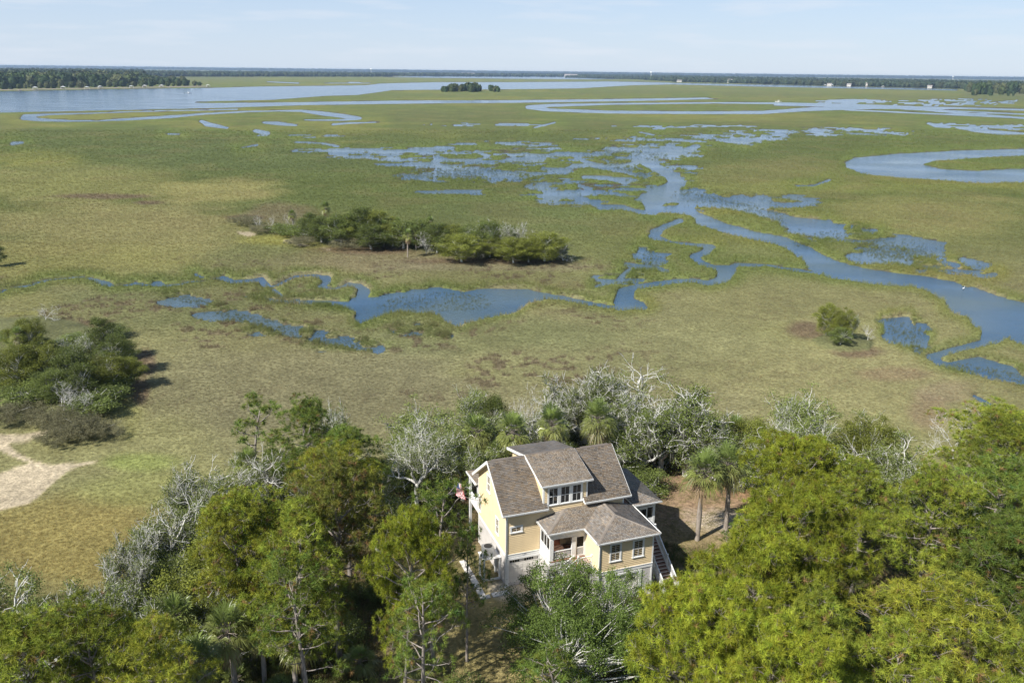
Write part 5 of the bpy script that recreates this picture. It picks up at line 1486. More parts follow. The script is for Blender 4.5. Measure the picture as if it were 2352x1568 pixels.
# (kind, name, px, py of the top, height, radius, label, category)
FOREST = [
 # --- behind and beside the house
 ('oak0','live_oak',1085,872,8.5,4.6,'rounded green oak at the marsh edge left of the bare white branches','tree'),
 ('dead0','dead_oak',1200,880,8.5,3.0,'bare white-limbed dead oak standing above the palms behind the house','tree'),
 ('greyoak0','live_oak',1352,846,9.5,6.2,'tallest grey lichened oak on the marsh edge straight behind the house','tree'),
 ('greyoak1','live_oak',1470,852,9.5,6.4,'silvery twiggy oak spreading right of the tallest one behind the house','tree'),
 ('mossoak','live_oak',1590,900,9.8,6.0,'oak hung with grey moss standing behind the right end of the house','tree'),
 ('greyoak0','live_oak',1290,895,7.5,4.2,'green oak filling in behind the palms above the house ridge','tree'),
 ('mossoak','live_oak',1480,935,8.2,4.6,'shaded mossy oak just behind the right half of the roof','tree'),
 ('oak2','live_oak',1000,945,7.8,4.6,'pale green oak on the marsh edge left behind the house','tree'),
 ('openoak','live_oak',955,975,9.0,5.6,'open-crowned oak with pale forked limbs left of the flag','tree'),
 ('oak1','live_oak',1060,1005,7.0,3.6,'small green oak beside the rear left corner of the house','tree'),
 ('cedar0','cedar',1135,905,7.5,2.2,'dark narrow cedar between the green oak and the bare oak','tree'),
 ('cedar1','cedar',1380,890,7.5,2.6,'dark cedar in the shade under the grey oaks','tree'),
 ('palm0','palmetto_tree',1105,962,7.6,2.2,'leftmost cabbage palm behind the house','palm'),
 ('palm1','palmetto_tree',1182,955,8.2,2.3,'cabbage palm directly behind the left roof peak','palm'),
 ('palm2','palmetto_tree',1262,938,8.6,2.3,'cabbage palm with brown skirt below the bare white oak','palm'),
 ('palm0','palmetto_tree',1378,932,8.8,2.4,'shaggy cabbage palm behind the middle of the ridge','palm'),
 ('palm2','palmetto_tree',1145,1012,5.6,1.6,'short cabbage palm touching the rear dormer','palm'),
 ('palm1','palmetto_tree',1618,1050,8.6,2.4,'tall cabbage palm standing on bare ground right of the house','palm'),
 ('palm0','palmetto_tree',1686,1034,8.6,2.4,'tall cabbage palm leaning on its neighbour right of the house','palm'),
 ('palm2','palmetto_tree',1692,966,7.0,2.1,'cabbage palm at the marsh edge beside the dark cedar','palm'),
 ('olive0','cedar',1735,958,8.0,2.6,'dark olive cedar between the mossy oak and the white-tipped oak','tree'),
 ('shrub0','shrub',1462,1062,3.0,2.2,'green bush against the right gable behind the side porch','shrub'),
 ('shrub1','shrub',1500,1085,2.6,2.0,'rounded bush on the bare slope behind the side porch','shrub'),
 ('greyoak0','live_oak',1530,905,9.0,5.6,'silvery oak between the spreading one and the moss-hung one behind the house','tree'),
 ('greyoak1','live_oak',1410,880,8.6,5.4,'grey oak just in front of the tallest two behind the ridge','tree'),
 ('greyoak1','live_oak',1250,915,7.6,4.4,'twiggy oak between the bare white oak and the tallest grey oak','tree'),
 ('oak0','live_oak',1650,960,7.4,4.2,'leafy oak at the marsh edge left of the dark cedar','tree'),
 ('greyoak0','live_oak',1830,960,8.0,4.6,'pale-limbed oak in front of the white-tipped one at the right','tree'),
 # --- right
 ('dead1','dead_oak',1818,905,9.0,2.2,'dead white branch rising over the oak at the right marsh edge','tree'),
 ('oak2','live_oak',1870,925,8.2,5.0,'broad green oak with pale limbs under the white branch at the marsh edge','tree'),
 ('oak0','live_oak',1960,945,7.6,4.6,'second green oak right of the white-tipped one at the marsh edge','tree'),
 ('olive1','cedar',2010,955,8.2,3.6,'olive green cedar between the oaks and the far right pines','tree'),
 ('mossoak','live_oak',1790,990,7.8,3.8,'mossy oak on the bare slope behind the rounded pine','tree'),
 ('dead0','dead_oak',2212,925,6.5,3.4,'bleached bare tree spreading beside the top right pine','tree'),
 ('pine0','pine_tree',2262,938,12,5.6,'yellow-green pine crown nearest the marsh at the right edge','tree'),
 ('pine1','pine_tree',2340,985,13,5.0,'pine cut by the right edge below the marsh pine','tree'),
 ('oak1','live_oak',2090,1010,7.5,4.4,'dull green oak in front of the marsh beside the right pines','tree'),
 ('bigpine1','pine_tree',1850,1048,12.5,5.6,'wide dome-topped pine right of the two tall palms','tree'),
 ('pine2','pine_tree',2000,1066,12.5,4.6,'domed pine joined to the wide one on its right','tree'),
 ('pine3','pine_tree',2160,1110,14,4.6,'loose tall pine with a dark curved trunk in the right wood','tree'),
 ('darkpine0','pine_tree',2300,1100,14,5.6,'dark green pine mass at the right edge above the gap','tree'),
 ('darkpine1','pine_tree',2300,1215,13,4.6,'shaded pine above the bottom right crown','tree'),
 ('darkpine0','pine_tree',2380,1220,13,5.2,'shaded pine cut by the right edge at mid height','tree'),
 ('bigpine1','pine_tree',1835,1188,15.5,5.6,'huge bright pine crown filling the right foreground, its upper dome','tree'),
 ('bigpine0','pine_tree',1770,1262,15.0,5.2,'bright pine crown right of the long side stair','tree'),
 ('bigpine1','pine_tree',1640,1410,15.0,4.8,'low bright pine at the bottom right of centre','tree'),
 ('pine1','pine_tree',1910,1420,14.0,4.0,'bright pine below the huge dome with a bare limb','tree'),
 ('bigpine1','pine_tree',1740,1475,14.5,5.0,'bright pine at the bottom edge with grey limbs showing','tree'),
 ('pine4','pine_tree',2205,1360,14.0,5.6,'bottom right pine with pale forked limbs under its crown','tree'),
 ('pine0','pine_tree',2050,1480,13.0,4.0,'pine between the two brightest crowns at the bottom right','tree'),
 ('pine2','pine_tree',2350,1440,13.5,4.8,'pine in the bottom right corner','tree'),
 ('smallpine','pine_tree',1700,1195,6.0,1.8,'little pine tip in front of the dome-topped pine','tree'),
 # --- foreground centre
 ('broad0','broadleaf_tree',1272,1306,7.6,4.2,'dense dark broadleaf tree in front of the front stairs','tree'),
 ('broad1','broadleaf_tree',1408,1312,7.2,3.5,'dense broadleaf tree in front of the right garage door','tree'),
 ('broad0','broadleaf_tree',1330,1400,8.0,4.6,'darkest broadleaf crown at the bottom centre','tree'),
 ('smallpine','pine_tree',1290,1500,7.5,2.6,'young pine tip in front of the broadleaf trees at the bottom','tree'),
 # --- left wood
 ('smallpine','pine_tree',572,921,11.0,2.9,'sparse lone pine poking up against the marsh at the left','tree'),
 ('darkpine0','pine_tree',690,948,12,4.2,'dark pine with a forked crown at the top of the left wood','tree'),
 ('greyoak0','live_oak',770,930,9.0,3.2,'pale twiggy oak behind the dark pines at the top of the left wood','tree'),
 ('darkpine1','pine_tree',800,985,11.5,3.8,'dark rounded pine right of the forked one','tree'),
 ('pine4','pine_tree',790,1035,12,4.4,'yellow-green pine below the dark rounded one','tree'),
 ('greyoak1','live_oak',520,1040,8.5,4.6,'tangle of whitish oak limbs along the left wood edge','tree'),
 ('greyoak0','live_oak',440,1075,8.0,4.0,'bleached oak reaching out over the marsh grass','tree'),
 ('greyoak1','live_oak',360,1160,8.0,4.2,'grey-limbed oak with dark underside on the left edge','tree'),
 ('greyoak0','live_oak',300,1235,7.5,3.6,'light green oak with long bare sprays at the left','tree'),
 ('greyoak1','live_oak',600,1010,8.5,3.8,'green oak under the lone sparse pine','tree'),
 ('pine0','pine_tree',575,1130,13,4.2,'olive pine in the middle of the left wood','tree'),
 ('brownpine','pine_tree',755,1080,15.5,5.4,'largest pine of the left wood, its needles touched with brown','tree'),
 ('pine2','pine_tree',650,1215,14,4.4,'green and brown pine in front of the largest left pine','tree'),
 ('pine4','pine_tree',560,1180,12.5,3.8,'yellowish pine between the oaks and the brown-tinged pine','tree'),
 ('olive0','cedar',500,1235,9.5,4.0,'dense olive tree in the middle of the left wood','tree'),
 ('olive1','cedar',600,1270,9.0,3.4,'second dense olive tree under the yellowish pine','tree'),
 ('bigpine0','pine_tree',915,1228,13.5,3.6,'bright tufted pine left of the walk','tree'),
 ('thinpine0','pine_tree',985,1120,15.0,3.4,'slender pine with see-through branches crossing the left gable','tree'),
 ('thinpine1','pine_tree',1072,1205,11.5,1.9,'slender pine whose branch tips overlap the house corner','tree'),
 ('thinpine0','pine_tree',960,1310,13,3.0,'slim pine at the bottom with a long bare trunk','tree'),
 ('oak2','live_oak',870,1110,7.5,3.4,'shaded oak in the hollow behind the large left pine','tree'),
 ('thinpine1','pine_tree',690,1290,13,3.2,'pine with a straight grey trunk at the bottom left of centre','tree'),
 ('oak0','live_oak',90,1335,8.0,4.6,'grey twigged green oak at the lower left edge','tree'),
 ('greyoak0','live_oak',205,1325,8.0,4.2,'oak with bare pale twigs near the lower left corner','tree'),
 ('oak1','live_oak',330,1330,8.0,4.0,'leafy oak below the bleached ones at the lower left','tree'),
 ('oak2','live_oak',440,1360,7.5,3.6,'leafy oak around the palms at the lower left','tree'),
 ('oak1','live_oak',-20,1330,8.0,4.4,'green oak cut by the left edge','tree'),
 ('pine1','pine_tree',80,1428,12.5,4.6,'yellow pine in the lower left corner','tree'),
 ('pine3','pine_tree',215,1440,12.5,4.2,'yellow pine right of the corner one at the lower left','tree'),
 ('pine4','pine_tree',320,1490,12.0,3.8,'low yellow pine at the bottom left beside the palms','tree'),
 ('palm0','palmetto_tree',410,1372,7.5,1.8,'dark palm among the oaks at the lower left','palm'),
 ('palm1','palmetto_tree',522,1395,8.0,2.0,'pale green palm left of the straight grey trunk','palm'),
 ('palm2','palmetto_tree',448,1470,7.5,2.1,'big-fanned palm at the bottom left','palm'),
 ('palm0','palmetto_tree',590,1400,7.0,1.7,'palm with hanging brown fronds beside the straight trunk','palm'),
 ('palm1','palmetto_tree',690,1420,6.8,1.8,'shaded palm between the two grey trunks','palm'),
 ('palm0','palmetto_tree',560,1035,6.5,1.6,'palm head tucked behind the bleached oak limbs','palm'),
 ('palmetto0','saw_palmetto',965,1505,1.8,1.6,'low fan palmetto at the bottom beside the lawn','palm'),
 ('shrub1','shrub',1075,1560,2.0,1.8,'bush at the bottom edge beside the lawn shadow','shrub'),
]
for (kind, name, px, py, H, R, lab, cat) in FOREST:
    x, y = at_top(px, py, 0.0, H)
    plant(kind, name, x, y, -.05, H, R, lab, cat)

# plants that fill the wood floor; alike ones share a label
def ground_px(px, py, z=0.0):
    x, y = on_plane(px, py, z); return float(x), float(y)
def fill(n, poly, kinds, name, hs, rs, label, cat, group, z=0.0, avoid=True, split=0):
    P = np.array(poly, float); k = 0; tries = 0
    while k < n and tries < n * 60:
        tries += 1
        px = RNG.uniform(P[:, 0].min(), P[:, 0].max()); py = RNG.uniform(P[:, 1].min(), P[:, 1].max())
        if _poly_sd(np.array([px]), np.array([py]), poly, 5)[0] > 0: continue
        x, y = ground_px(px, py, z)
        if avoid:
            u = (x - HL.x) * math.cos(HR) + (y - HL.y) * math.sin(HR); v = -(x - HL.x) * math.sin(HR) + (y - HL.y) * math.cos(HR)
            if -4.5 < u < 22 and -9 < v < 14: continue
            if ((x + 1) / 9) ** 2 + ((y - 53) / 12) ** 2 < 1: continue
            if ((x - 20) / 8) ** 2 + ((y - 77) / 7) ** 2 < 1: continue
        lab, grp = label, group
        if split:
            w_ = 'left of the house' if px < 980 else ('behind the house' if px < 1720 else 'right of the house')
            if split == 2: w_ = 'in its nearer half' if py > 1480 else 'in its farther half'
            lab = label + ', ' + w_; grp = group + ', ' + w_
        plant(kinds[int(RNG.integers(0, len(kinds)))], name, x, y, z - .05, RNG.uniform(*hs), RNG.uniform(*rs), lab, cat, grp); k += 1
EDGE = [(300,1345),(430,1255),(620,1140),(800,1085),(1000,1030),(1150,1003),(1500,1000),(1640,1040),(1900,1075),(2352,1095),(2600,1150),(2600,1260),(1900,1190),(1500,1120),(1100,1120),(800,1210),(600,1330),(400,1470),(250,1500)]
FRONT = [(250,1500),(600,1330),(800,1260),(960,1400),(1000,1800),(100,1900)]
RIGHT = [(1700,1240),(1950,1200),(2352,1200),(2600,1300),(2600,1900),(1700,1900),(1600,1600)]
fill(60, EDGE, ['shrub0','shrub1','shrub2'], 'shrub', (2.0, 4.2), (1.6, 2.8), 'leafy green shrub under the trees along the wood edge', 'shrub', 'shrubs along the wood edge', split=1)
fill(26, FRONT, ['shrub0','shrub1','shrub2'], 'shrub', (1.2, 2.8), (1.2, 2.0), 'low green shrub in the shade of the left wood', 'shrub', 'shrubs on the floor of the left wood', split=2)
fill(34, RIGHT, ['shrub0','shrub1','shrub2'], 'shrub', (1.2, 3.2), (1.2, 2.2), 'low green shrub in the shade of the right wood', 'shrub', 'shrubs on the floor of the right wood', split=2)
fill(16, FRONT + [], ['palmetto0','palmetto1'], 'saw_palmetto', (1.4, 2.2), (1.2, 1.8), 'low fan palmetto on the shaded floor of the left wood', 'palm', 'palmettos on the wood floor')
fill(16, RIGHT, ['palmetto0','palmetto1'], 'saw_palmetto', (1.4, 2.2), (1.2, 1.8), 'low fan palmetto on the shaded floor of the right wood', 'palm', 'palmettos of the right wood')
fill(18, EDGE, ['oak0','oak1','greyoak0','greyoak1'], 'live_oak', (5.0, 7.5), (3.4, 4.8), 'low green oak in the belt of trees along the marsh', 'tree', 'low oaks along the marsh', split=1)

# --- marsh islands
def isl(kind, name, px, py, H, R, lab, cat, z=-.6, group=None):
    x, y = on_plane(px, py, z + H)
    if kind[:5] in ('cedar', 'olive') and py < 690: R *= 1.3
    if kind[:5] in ('cedar', 'olive') and py >= 690: H *= 1.08
    plant(kind, name, float(x), float(y), z, H, R, lab, cat, group)
A = 'island at the left edge'
for a in [
 ('dead0','dead_tree',100,700,2.6,2.6,'white bare tree fanning out at the far tip of the left island','tree'),
 ('olive0','cedar',60,738,5.5,3.0,'dark olive cedar at the upper left of the left island','tree'),
 ('palm0','palmetto_tree',38,756,5.0,1.5,'cabbage palm beside the upper cedar of the left island','palm'),
 ('cedar0','cedar',228,735,6.0,3.0,'tall dark cedar on the right shoulder of the left island','tree'),
 ('cedar1','cedar',262,770,5.5,2.8,'dark cedar sloping towards the marsh on the left island','tree'),
 ('olive1','cedar',90,790,6.0,3.8,'broad olive tree in the middle of the left island','tree'),
 ('olive0','cedar',25,800,6.0,3.6,'broad olive tree cut by the left edge on the island','tree'),
 ('cedar2','cedar',160,800,6.0,3.4,'dark round tree in the centre of the left island','tree'),
 ('olive1','cedar',240,820,4.6,3.2,'low dark tree on the lower right of the left island','tree'),
 ('cedar0','cedar',180,840,5.0,3.2,'dark tree just above the white dead trees of the left island','tree'),
 ('greyoak0','dead_tree',175,770,5.0,3.0,'grey twiggy tree showing among the cedars of the left island','tree'),
 ('olive0','cedar',295,825,3.6,2.2,'small rounded cedar at the right end of the left island','tree'),
 ('cedar1','cedar',110,850,4.6,3.0,'dark tree at the lower middle of the left island','tree'),
 ('palm1','palmetto_tree',28,812,5.0,1.4,'cabbage palm with a pale trunk on the left island','palm'),
 ('dead1','dead_tree',140,872,4.6,2.8,'left of the two white dead trees in front of the island','tree'),
 ('dead0','dead_tree',185,888,3.8,2.8,'right of the two white dead trees in front of the island','tree'),
 ('shrub0','shrub',235,890,2.6,3.0,'green bush right of the white dead trees','shrub'),
 ('shrub1','shrub',60,880,2.6,3.4,'green bush left of the white dead trees','shrub'),
 ('brush0','brush',120,940,1.8,3.2,'brownish thicket below the white dead trees','shrub'),
 ('brush1','brush',30,930,1.8,3.6,'brownish thicket at the left edge below the island','shrub'),
 ('brush0','brush',175,962,1.9,3.4,'olive-brown mound of brush between the two sand tracks','shrub'),
 ('brush1','brush',125,985,1.5,2.4,'left end of the brush mound beside the sand tracks','shrub'),
 ('brush1','brush',235,972,1.2,2.4,'lighter brush on the right slope of the mound','shrub'),
 ('shrub2','shrub',210,905,2.4,3.0,'grey-green bush near the yellow grass','shrub')]: isl(*a)
for a in [
 ('palm1','palmetto_tree',745,466,8.0,1.7,'tallest cabbage palm of the middle island','palm'),
 ('palm0','palmetto_tree',673,484,5.5,1.5,'lone cabbage palm at the left of the middle island','palm'),
 ('dead0','dead_tree',668,482,5.5,2.4,'pale bare tree behind the lone left palm','tree'),
 ('dead1','dead_tree',590,492,4.2,1.4,'thin bare snag at the far left of the middle island','tree'),
 ('dead0','dead_tree',622,492,4.2,1.6,'second thin snag at the left of the middle island','tree'),
 ('cedar0','cedar',712,488,7.0,3.2,'dark cedar at the left end of the island thicket','tree'),
 ('cedar1','cedar',735,492,7.0,3.4,'dark cedar under the tallest palm','tree'),
 ('cedar2','cedar',780,488,8.0,4.0,'rounded dark tree right of the tallest palm','tree'),
 ('cedar0','cedar',828,474,9.5,4.6,'highest dark crown of the middle island','tree'),
 ('olive0','cedar',860,482,8.5,4.0,'dark crown right of the highest one','tree'),
 ('greyoak0','dead_tree',760,510,5.0,3.2,'grey twiggy tree below the tallest palm','tree'),
 ('cedar1','cedar',850,515,6.0,3.6,'dark tree in front of the highest crown','tree'),
 ('olive1','cedar',900,505,6.5,3.4,'olive tree in the middle of the island','tree'),
 ('palm2','palmetto_tree',880,508,6.0,1.7,'cabbage palm left of the island centre','palm'),
 ('palm0','palmetto_tree',910,502,6.0,1.6,'cabbage palm in the island centre','palm'),
 ('palm1','palmetto_tree',935,530,6.0,1.7,'cabbage palm with pale trunk in front of the island','palm'),
 ('palm2','palmetto_tree',955,520,5.5,1.7,'cabbage palm right of the one with the pale trunk','palm'),
 ('cedar2','cedar',965,500,7.0,3.2,'dark tree right of the island centre','tree'),
 ('palm0','palmetto_tree',985,500,6.5,1.6,'cabbage palm at the gap in the island','palm'),
 ('dead0','dead_tree',978,530,5.4,3.2,'white bare tree spreading in front of the island','tree'),
 ('cedar0','cedar',1020,524,4.6,2.6,'small dark tree right of the white bare tree','tree'),
 ('greyoak1','dead_tree',1090,508,8.0,4.2,'pale leafless crown on the right half of the island','tree'),
 ('cedar1','cedar',1122,502,8.5,3.8,'dark crown between the pale leafless ones','tree'),
 ('greyoak0','dead_tree',1175,510,8.0,4.6,'wide pale leafless crown near the right end of the island','tree'),
 ('dead1','dead_tree',1205,514,7.2,3.6,'bare grey tree right of the wide pale crown','tree'),
 ('olive0','cedar',1060,536,6.5,4.2,'big dark tree on the near side of the island','tree'),
 ('olive1','cedar',1125,545,4.6,3.4,'low dark tree with white branches before it','tree'),
 ('dead0','dead_tree',1110,540,5.0,3.8,'white branches among the right-hand dark trees','tree'),
 ('olive0','cedar',1180,545,5.8,4.0,'olive dark tree near the right end of the island','tree'),
 ('olive1','cedar',1215,540,6.2,3.4,'narrow dark tree near the right end of the island','tree'),
 ('olive0','cedar',1252,532,6.8,4.0,'last big dark tree at the right end of the island','tree'),
 ('greyoak1','dead_tree',1295,556,4.2,2.6,'small grey tree at the right tip of the island','tree'),
 ('cedar2','cedar',1285,556,3.4,2.0,'little dark bush tree beside the right tip','tree'),
 ('brush0','brush',560,496,2.2,4.6,'brown brush at the far left of the middle island','shrub'),
 ('brush1','brush',810,548,2.0,5.0,'grey-brown brush along the near side of the middle island','shrub'),
 ('brush0','brush',690,545,1.6,4.0,'brown brush near the pale mud streaks','shrub'),
 ('cedar0','cedar',-14,560,4.6,1.8,'dark tree cut by the left edge at mid height','tree'),
 # lone clump on the right
 ('olive0','cedar',1905,702,5.2,2.4,'yellow-green topped tree of the lone clump on the right marsh','tree'),
 ('olive1','cedar',1945,712,5.0,2.2,'dark right half of the lone clump','tree'),
 ('cedar1','cedar',1935,752,3.0,1.9,'low dark base bush of the lone clump','tree'),
 ('greyoak0','dead_tree',1962,722,4.4,1.6,'grey stems on the right flank of the lone clump','tree'),
 ('dead0','dead_tree',1998,745,2.6,1.7,'white dead branch lying out right of the lone clump','tree')]: isl(*a)
for a in [('cedar2','cedar',925,504,7.0,4.0,'dark tree between the two centre palms of the middle island','tree'),
 ('olive1','cedar',948,512,5.6,3.2,'olive tree behind the palm with the pale trunk','tree'),
 ('cedar0','cedar',1003,512,7.0,4.0,'dark tree behind the white bare tree of the island','tree'),
 ('olive0','cedar',1040,516,6.4,3.8,'olive tree in the low part of the island hedge','tree'),
 ('cedar2','cedar',1085,514,7.0,4.0,'dark tree under the pale leafless crown of the island','tree'),
 ('cedar1','cedar',1150,512,7.0,3.8,'dark tree behind the wide pale crown of the island','tree'),
 ('olive0','cedar',805,500,6.5,3.4,'olive tree in front of the highest crown of the island','tree'),
 ('shrub0','shrub',640,512,2.6,3.2,'green bush near the thin snags of the middle island','shrub'),
 ('shrub1','shrub',668,516,2.8,3.4,'green bush below the lone left palm','shrub'),
 ('shrub2','shrub',700,522,2.8,3.4,'green bush at the foot of the left cedars on the island','shrub'),
 ('shrub0','shrub',1235,566,2.2,2.6,'grey-green bush before the last big dark tree','shrub')]: isl(*a)
for k in range(14):
    px = 610 + k * 50 + RNG.uniform(-14, 14); py = 528 + k * 3.6 + RNG.uniform(-5, 5)
    x, y = on_plane(px, py, -.6)
    plant('brush%d' % (k % 2), 'brush', float(x), float(y), -.7, RNG.uniform(.9, 1.8), RNG.uniform(2.2, 4.0), 'low brown brush along the near side of the middle island', 'shrub', 'brush along the middle island')
for k in range(18):
    px = RNG.uniform(-60, 320); py = RNG.uniform(745, 950)
    x, y = on_plane(px, py, -.6)
    plant('shrub%d' % (k % 3), 'shrub', float(x), float(y), -.7, RNG.uniform(1.2, 2.6), RNG.uniform(1.6, 3.0), 'green shrub filling in between the trees of the left island', 'shrub', 'shrubs of the left island')
# ------------------------------------------------------------------ far shores
def blob_crown(seed, cards=150, tone=None):
    r = np.random.default_rng(seed)
    d = rnd_dir(r, cards); d[:, 2] = np.abs(d[:, 2]) * 1.1 - .15
    lump = 1 + .22 * np.sin(d[:, 0] * 5 + seed) * np.cos(d[:, 1] * 4 + seed * 2)
    C = d * lump[:, None] * r.uniform(.82, 1.0, (cards, 1)) * np.array([.5, .5, .48]) + np.array([0, 0, .50])
    v = leaves(r, C, .13, .0)
    # solid heart of the crown
    k = 10; rings = []
    for zi, (z, rr) in enumerate([(.0, .30), (.22, .42), (.45, .44), (.70, .40), (.88, .22), (.93, .04)]):
        th = np.arange(k) * 2 * math.pi / k + zi * .3
        q = rr * (1 + .15 * np.sin(th * 3 + seed))
        rings.append(np.stack([q * np.cos(th), q * np.sin(th), np.full(k, z)], -1))
    hv = np.concatenate(rings); hq = []
    for i in range(5):
        for j in range(k): hq.append((i * k + j, i * k + (j + 1) % k, (i + 1) * k + (j + 1) % k, (i + 1) * k + j))
    n0 = len(v); V_ = np.concatenate([v, hv]); Q_ = np.concatenate([np.arange(n0).reshape(-1, 4), np.array(hq) + n0])
    return V_, Q_
L_FAR = leaf_mat('far_leaves', trans=.15, rough=.7, spec=.1, objvar=.22)
L_FARI = leaf_mat('far_wood_leaves', 'tint', 'INSTANCER', .15, .7, .1, 0.0)
FAR = []
for k in range(4):
    V_, Q_ = blob_crown(50 + k); r = np.random.default_rng(k)
    col = np.array([[.055, .085, .030], [.075, .098, .036], [.048, .076, .032], [.10, .112, .05]][k])[None] * r.uniform(.75, 1.25, (len(V_) // 4 + 1, 1)).repeat(4, 0)[:len(V_)]
    FAR.append(np_mesh('far_crown', V_, quads=Q_, col=col, mat=L_FAR))
tw = MB(); tw.tube([(0, 0, -.05), (.01, .01, .3), (0, 0, .6)], [.03, .022, .015], 5)
TRUNK_FAR = tw.mesh('far_trunk', B_PINE)
def far_tree(px, py, H, wfac, label, group, z=-1.0, k=None):
    x, y = on_plane(px, py, z); x = float(x); y = float(y)
    o = empty('tree', (x, y, z), RNG.uniform(0, 6.28), label, 'tree', group)
    w = H * wfac; o.scale = (w, w, H)
    np_obj('trunk', TRUNK_FAR, o); np_obj('crown', FAR[int(RNG.integers(0, 4)) if k is None else k], o)
    return o
SHORE = [(-420, 213), (0, 206.5), (200, 203.0), (330, 200.5), (430, 199.0), (470, 198.4)]
def shore_y(px): return np.interp(px, [p[0] for p in SHORE], [p[1] for p in SHORE])
n = 0
for row in range(8):
    px = -260.0 - row * 4
    while px < 474 - row * 20 and n < 296:
        yb = shore_y(px) - 1.6 - row * (2.3 - .08 * row) + RNG.uniform(-.6, .6)
        Hh = RNG.uniform(11, 18) if row == 0 else (RNG.uniform(20, 33) if px < 330 else RNG.uniform(16, 24))
        if px > 445: Hh *= .6
        if row == 0 and RNG.random() < .25: Hh *= .6
        w_ = 'near the left edge' if px < 130 else ('in the middle' if px < 300 else 'towards its tip')
        r_ = 'low tree on the bank' if row == 0 else ('tall tree just behind the bank' if row < 3 else 'tree deep in the wood')
        far_tree(px, yb, Hh, RNG.uniform(.75, 1.25), r_ + ' of the point across the river, ' + w_, r_ + ' of the point, ' + w_)
        n += 1
        px += RNG.uniform(11, 25) * (1 + row * .06)
# small island of trees in the marsh
for k in range(44):
    t = RNG.random(); px = 1008 + t * 138; py = 211.5 - RNG.uniform(0, 3.2)
    far_tree(px, py, (9 + 8 * math.sin(t * 3.1)) * RNG.uniform(.7, 1.15), RNG.uniform(.7, 1.1), 'low tree of the little round wood in the far marsh beyond the river', 'trees of the little far island', k=int(RNG.integers(0, 4)))
# nearer wood at the right edge
for k in range(70):
    px = RNG.uniform(2206, 2520); row = RNG.integers(0, 5); py = 219.0 + (px - 2210) * .012 - row * 2.6
    far_tree(px, py, RNG.uniform(10, 16) if row == 0 else RNG.uniform(20, 32), RNG.uniform(.55, .9), 'tree of the wood that comes out into the marsh at the far right', 'trees of the far right wood')

def belt(name, spans, rows_, spacing, hr, wr, tone=(.040, .062, .034), dep=2.0):
    """far-off wood that reads as one mass"""
    P, S, T = [], [], []
    for (x0, y0, x1, y1) in spans:
        for row in range(rows_):
            px = x0
            while px < x1:
                yb = y0 + (y1 - y0) * (px - x0) / (x1 - x0) - row * dep * (1 - row * .03) + RNG.uniform(-.4, .4)
                hor = 163.8 + (px - 1176) * .0117
                yb = max(yb, hor + 3.2)
                x, y = on_plane(px, yb, -1.0); H = RNG.uniform(*hr); w = H * RNG.uniform(*wr)
                P.append((float(x), float(y), -1.0)); S.append((w, w, H)); T.append(np.array(tone) * RNG.uniform(.75, 1.3) + np.array([.02, .012, .0]) * RNG.random())
                px += RNG.uniform(.6, 1.3) * spacing
    vid = RNG.integers(0, 4, len(P))
    ms = []
    for k in range(4):
        V_, Q_ = blob_crown(70 + k, 60); ms.append(np_mesh('far_wood_crown', V_, quads=Q_))
    return scatter(name, P, S, vid, T, ms, L_FARI)
belt('far_woods', [(-420, 189, 330, 186)], 12, 6.5, (20, 32), (.8, 1.4), dep=2.6)
belt('far_woods', [(250, 176.0, 900, 176.5)], 5, 4.2, (16, 25), (.8, 1.6), dep=2.0)
belt('far_woods', [(880, 174.5, 1560, 177.5)], 3, 3.2, (18, 26), (1.0, 2.2), dep=1.0)
belt('far_woods', [(1480, 184.0, 1560, 187.8), (1545, 188.0, 1800, 194.2), (1800, 194.2, 2215, 204.0), (2215, 204.5, 2700, 214.0)], 8, 4.8, (16, 26), (.8, 1.4), dep=2.0)
belt('far_woods', [(1300, 178.5, 1500, 183.5)], 3, 4.0, (14, 20), (.8, 1.6), dep=1.2)

belt('far_woods', [(-420, 150.5, 2700, 187.0)], 2, 2.6, (36, 50), (1.4, 3.0), dep=.6)
# pale shore line of the point and of the far right
M_SHORE = simple_mat('shore_mud', (.26, .22, .16), .9, .35, .02, coord='Generated')
def ribbon(name, pts, wpx, z, mat):
    up_, lo_ = [], []
    for px, py in pts:
        a = on_plane(px, py - wpx / 2, z); b_ = on_plane(px, py + wpx / 2, z)
        up_.append((float(a[0]), float(a[1]), z)); lo_.append((float(b_[0]), float(b_[1]), z))
    b = MB(); n_ = len(pts)
    top = up_ + lo_; bot = [(p[0], p[1], p[2] - .4) for p in top]
    fs = [(i, i + 1, n_ + i + 1, n_ + i) for i in range(n_ - 1)]
    fs += [(2 * n_ + n_ + i, 2 * n_ + n_ + i + 1, n_ + i + 1, n_ + i) for i in range(n_ - 1)]
    b.add(top + bot, fs); o = b.build(name, mat); tagit(o, kind='structure'); return o
ribbon('shore', [(x, float(shore_y(x)) + RNG.uniform(-.3, .3)) for x in range(-400, 480, 12)], 1.7, -1.05, M_SHORE)

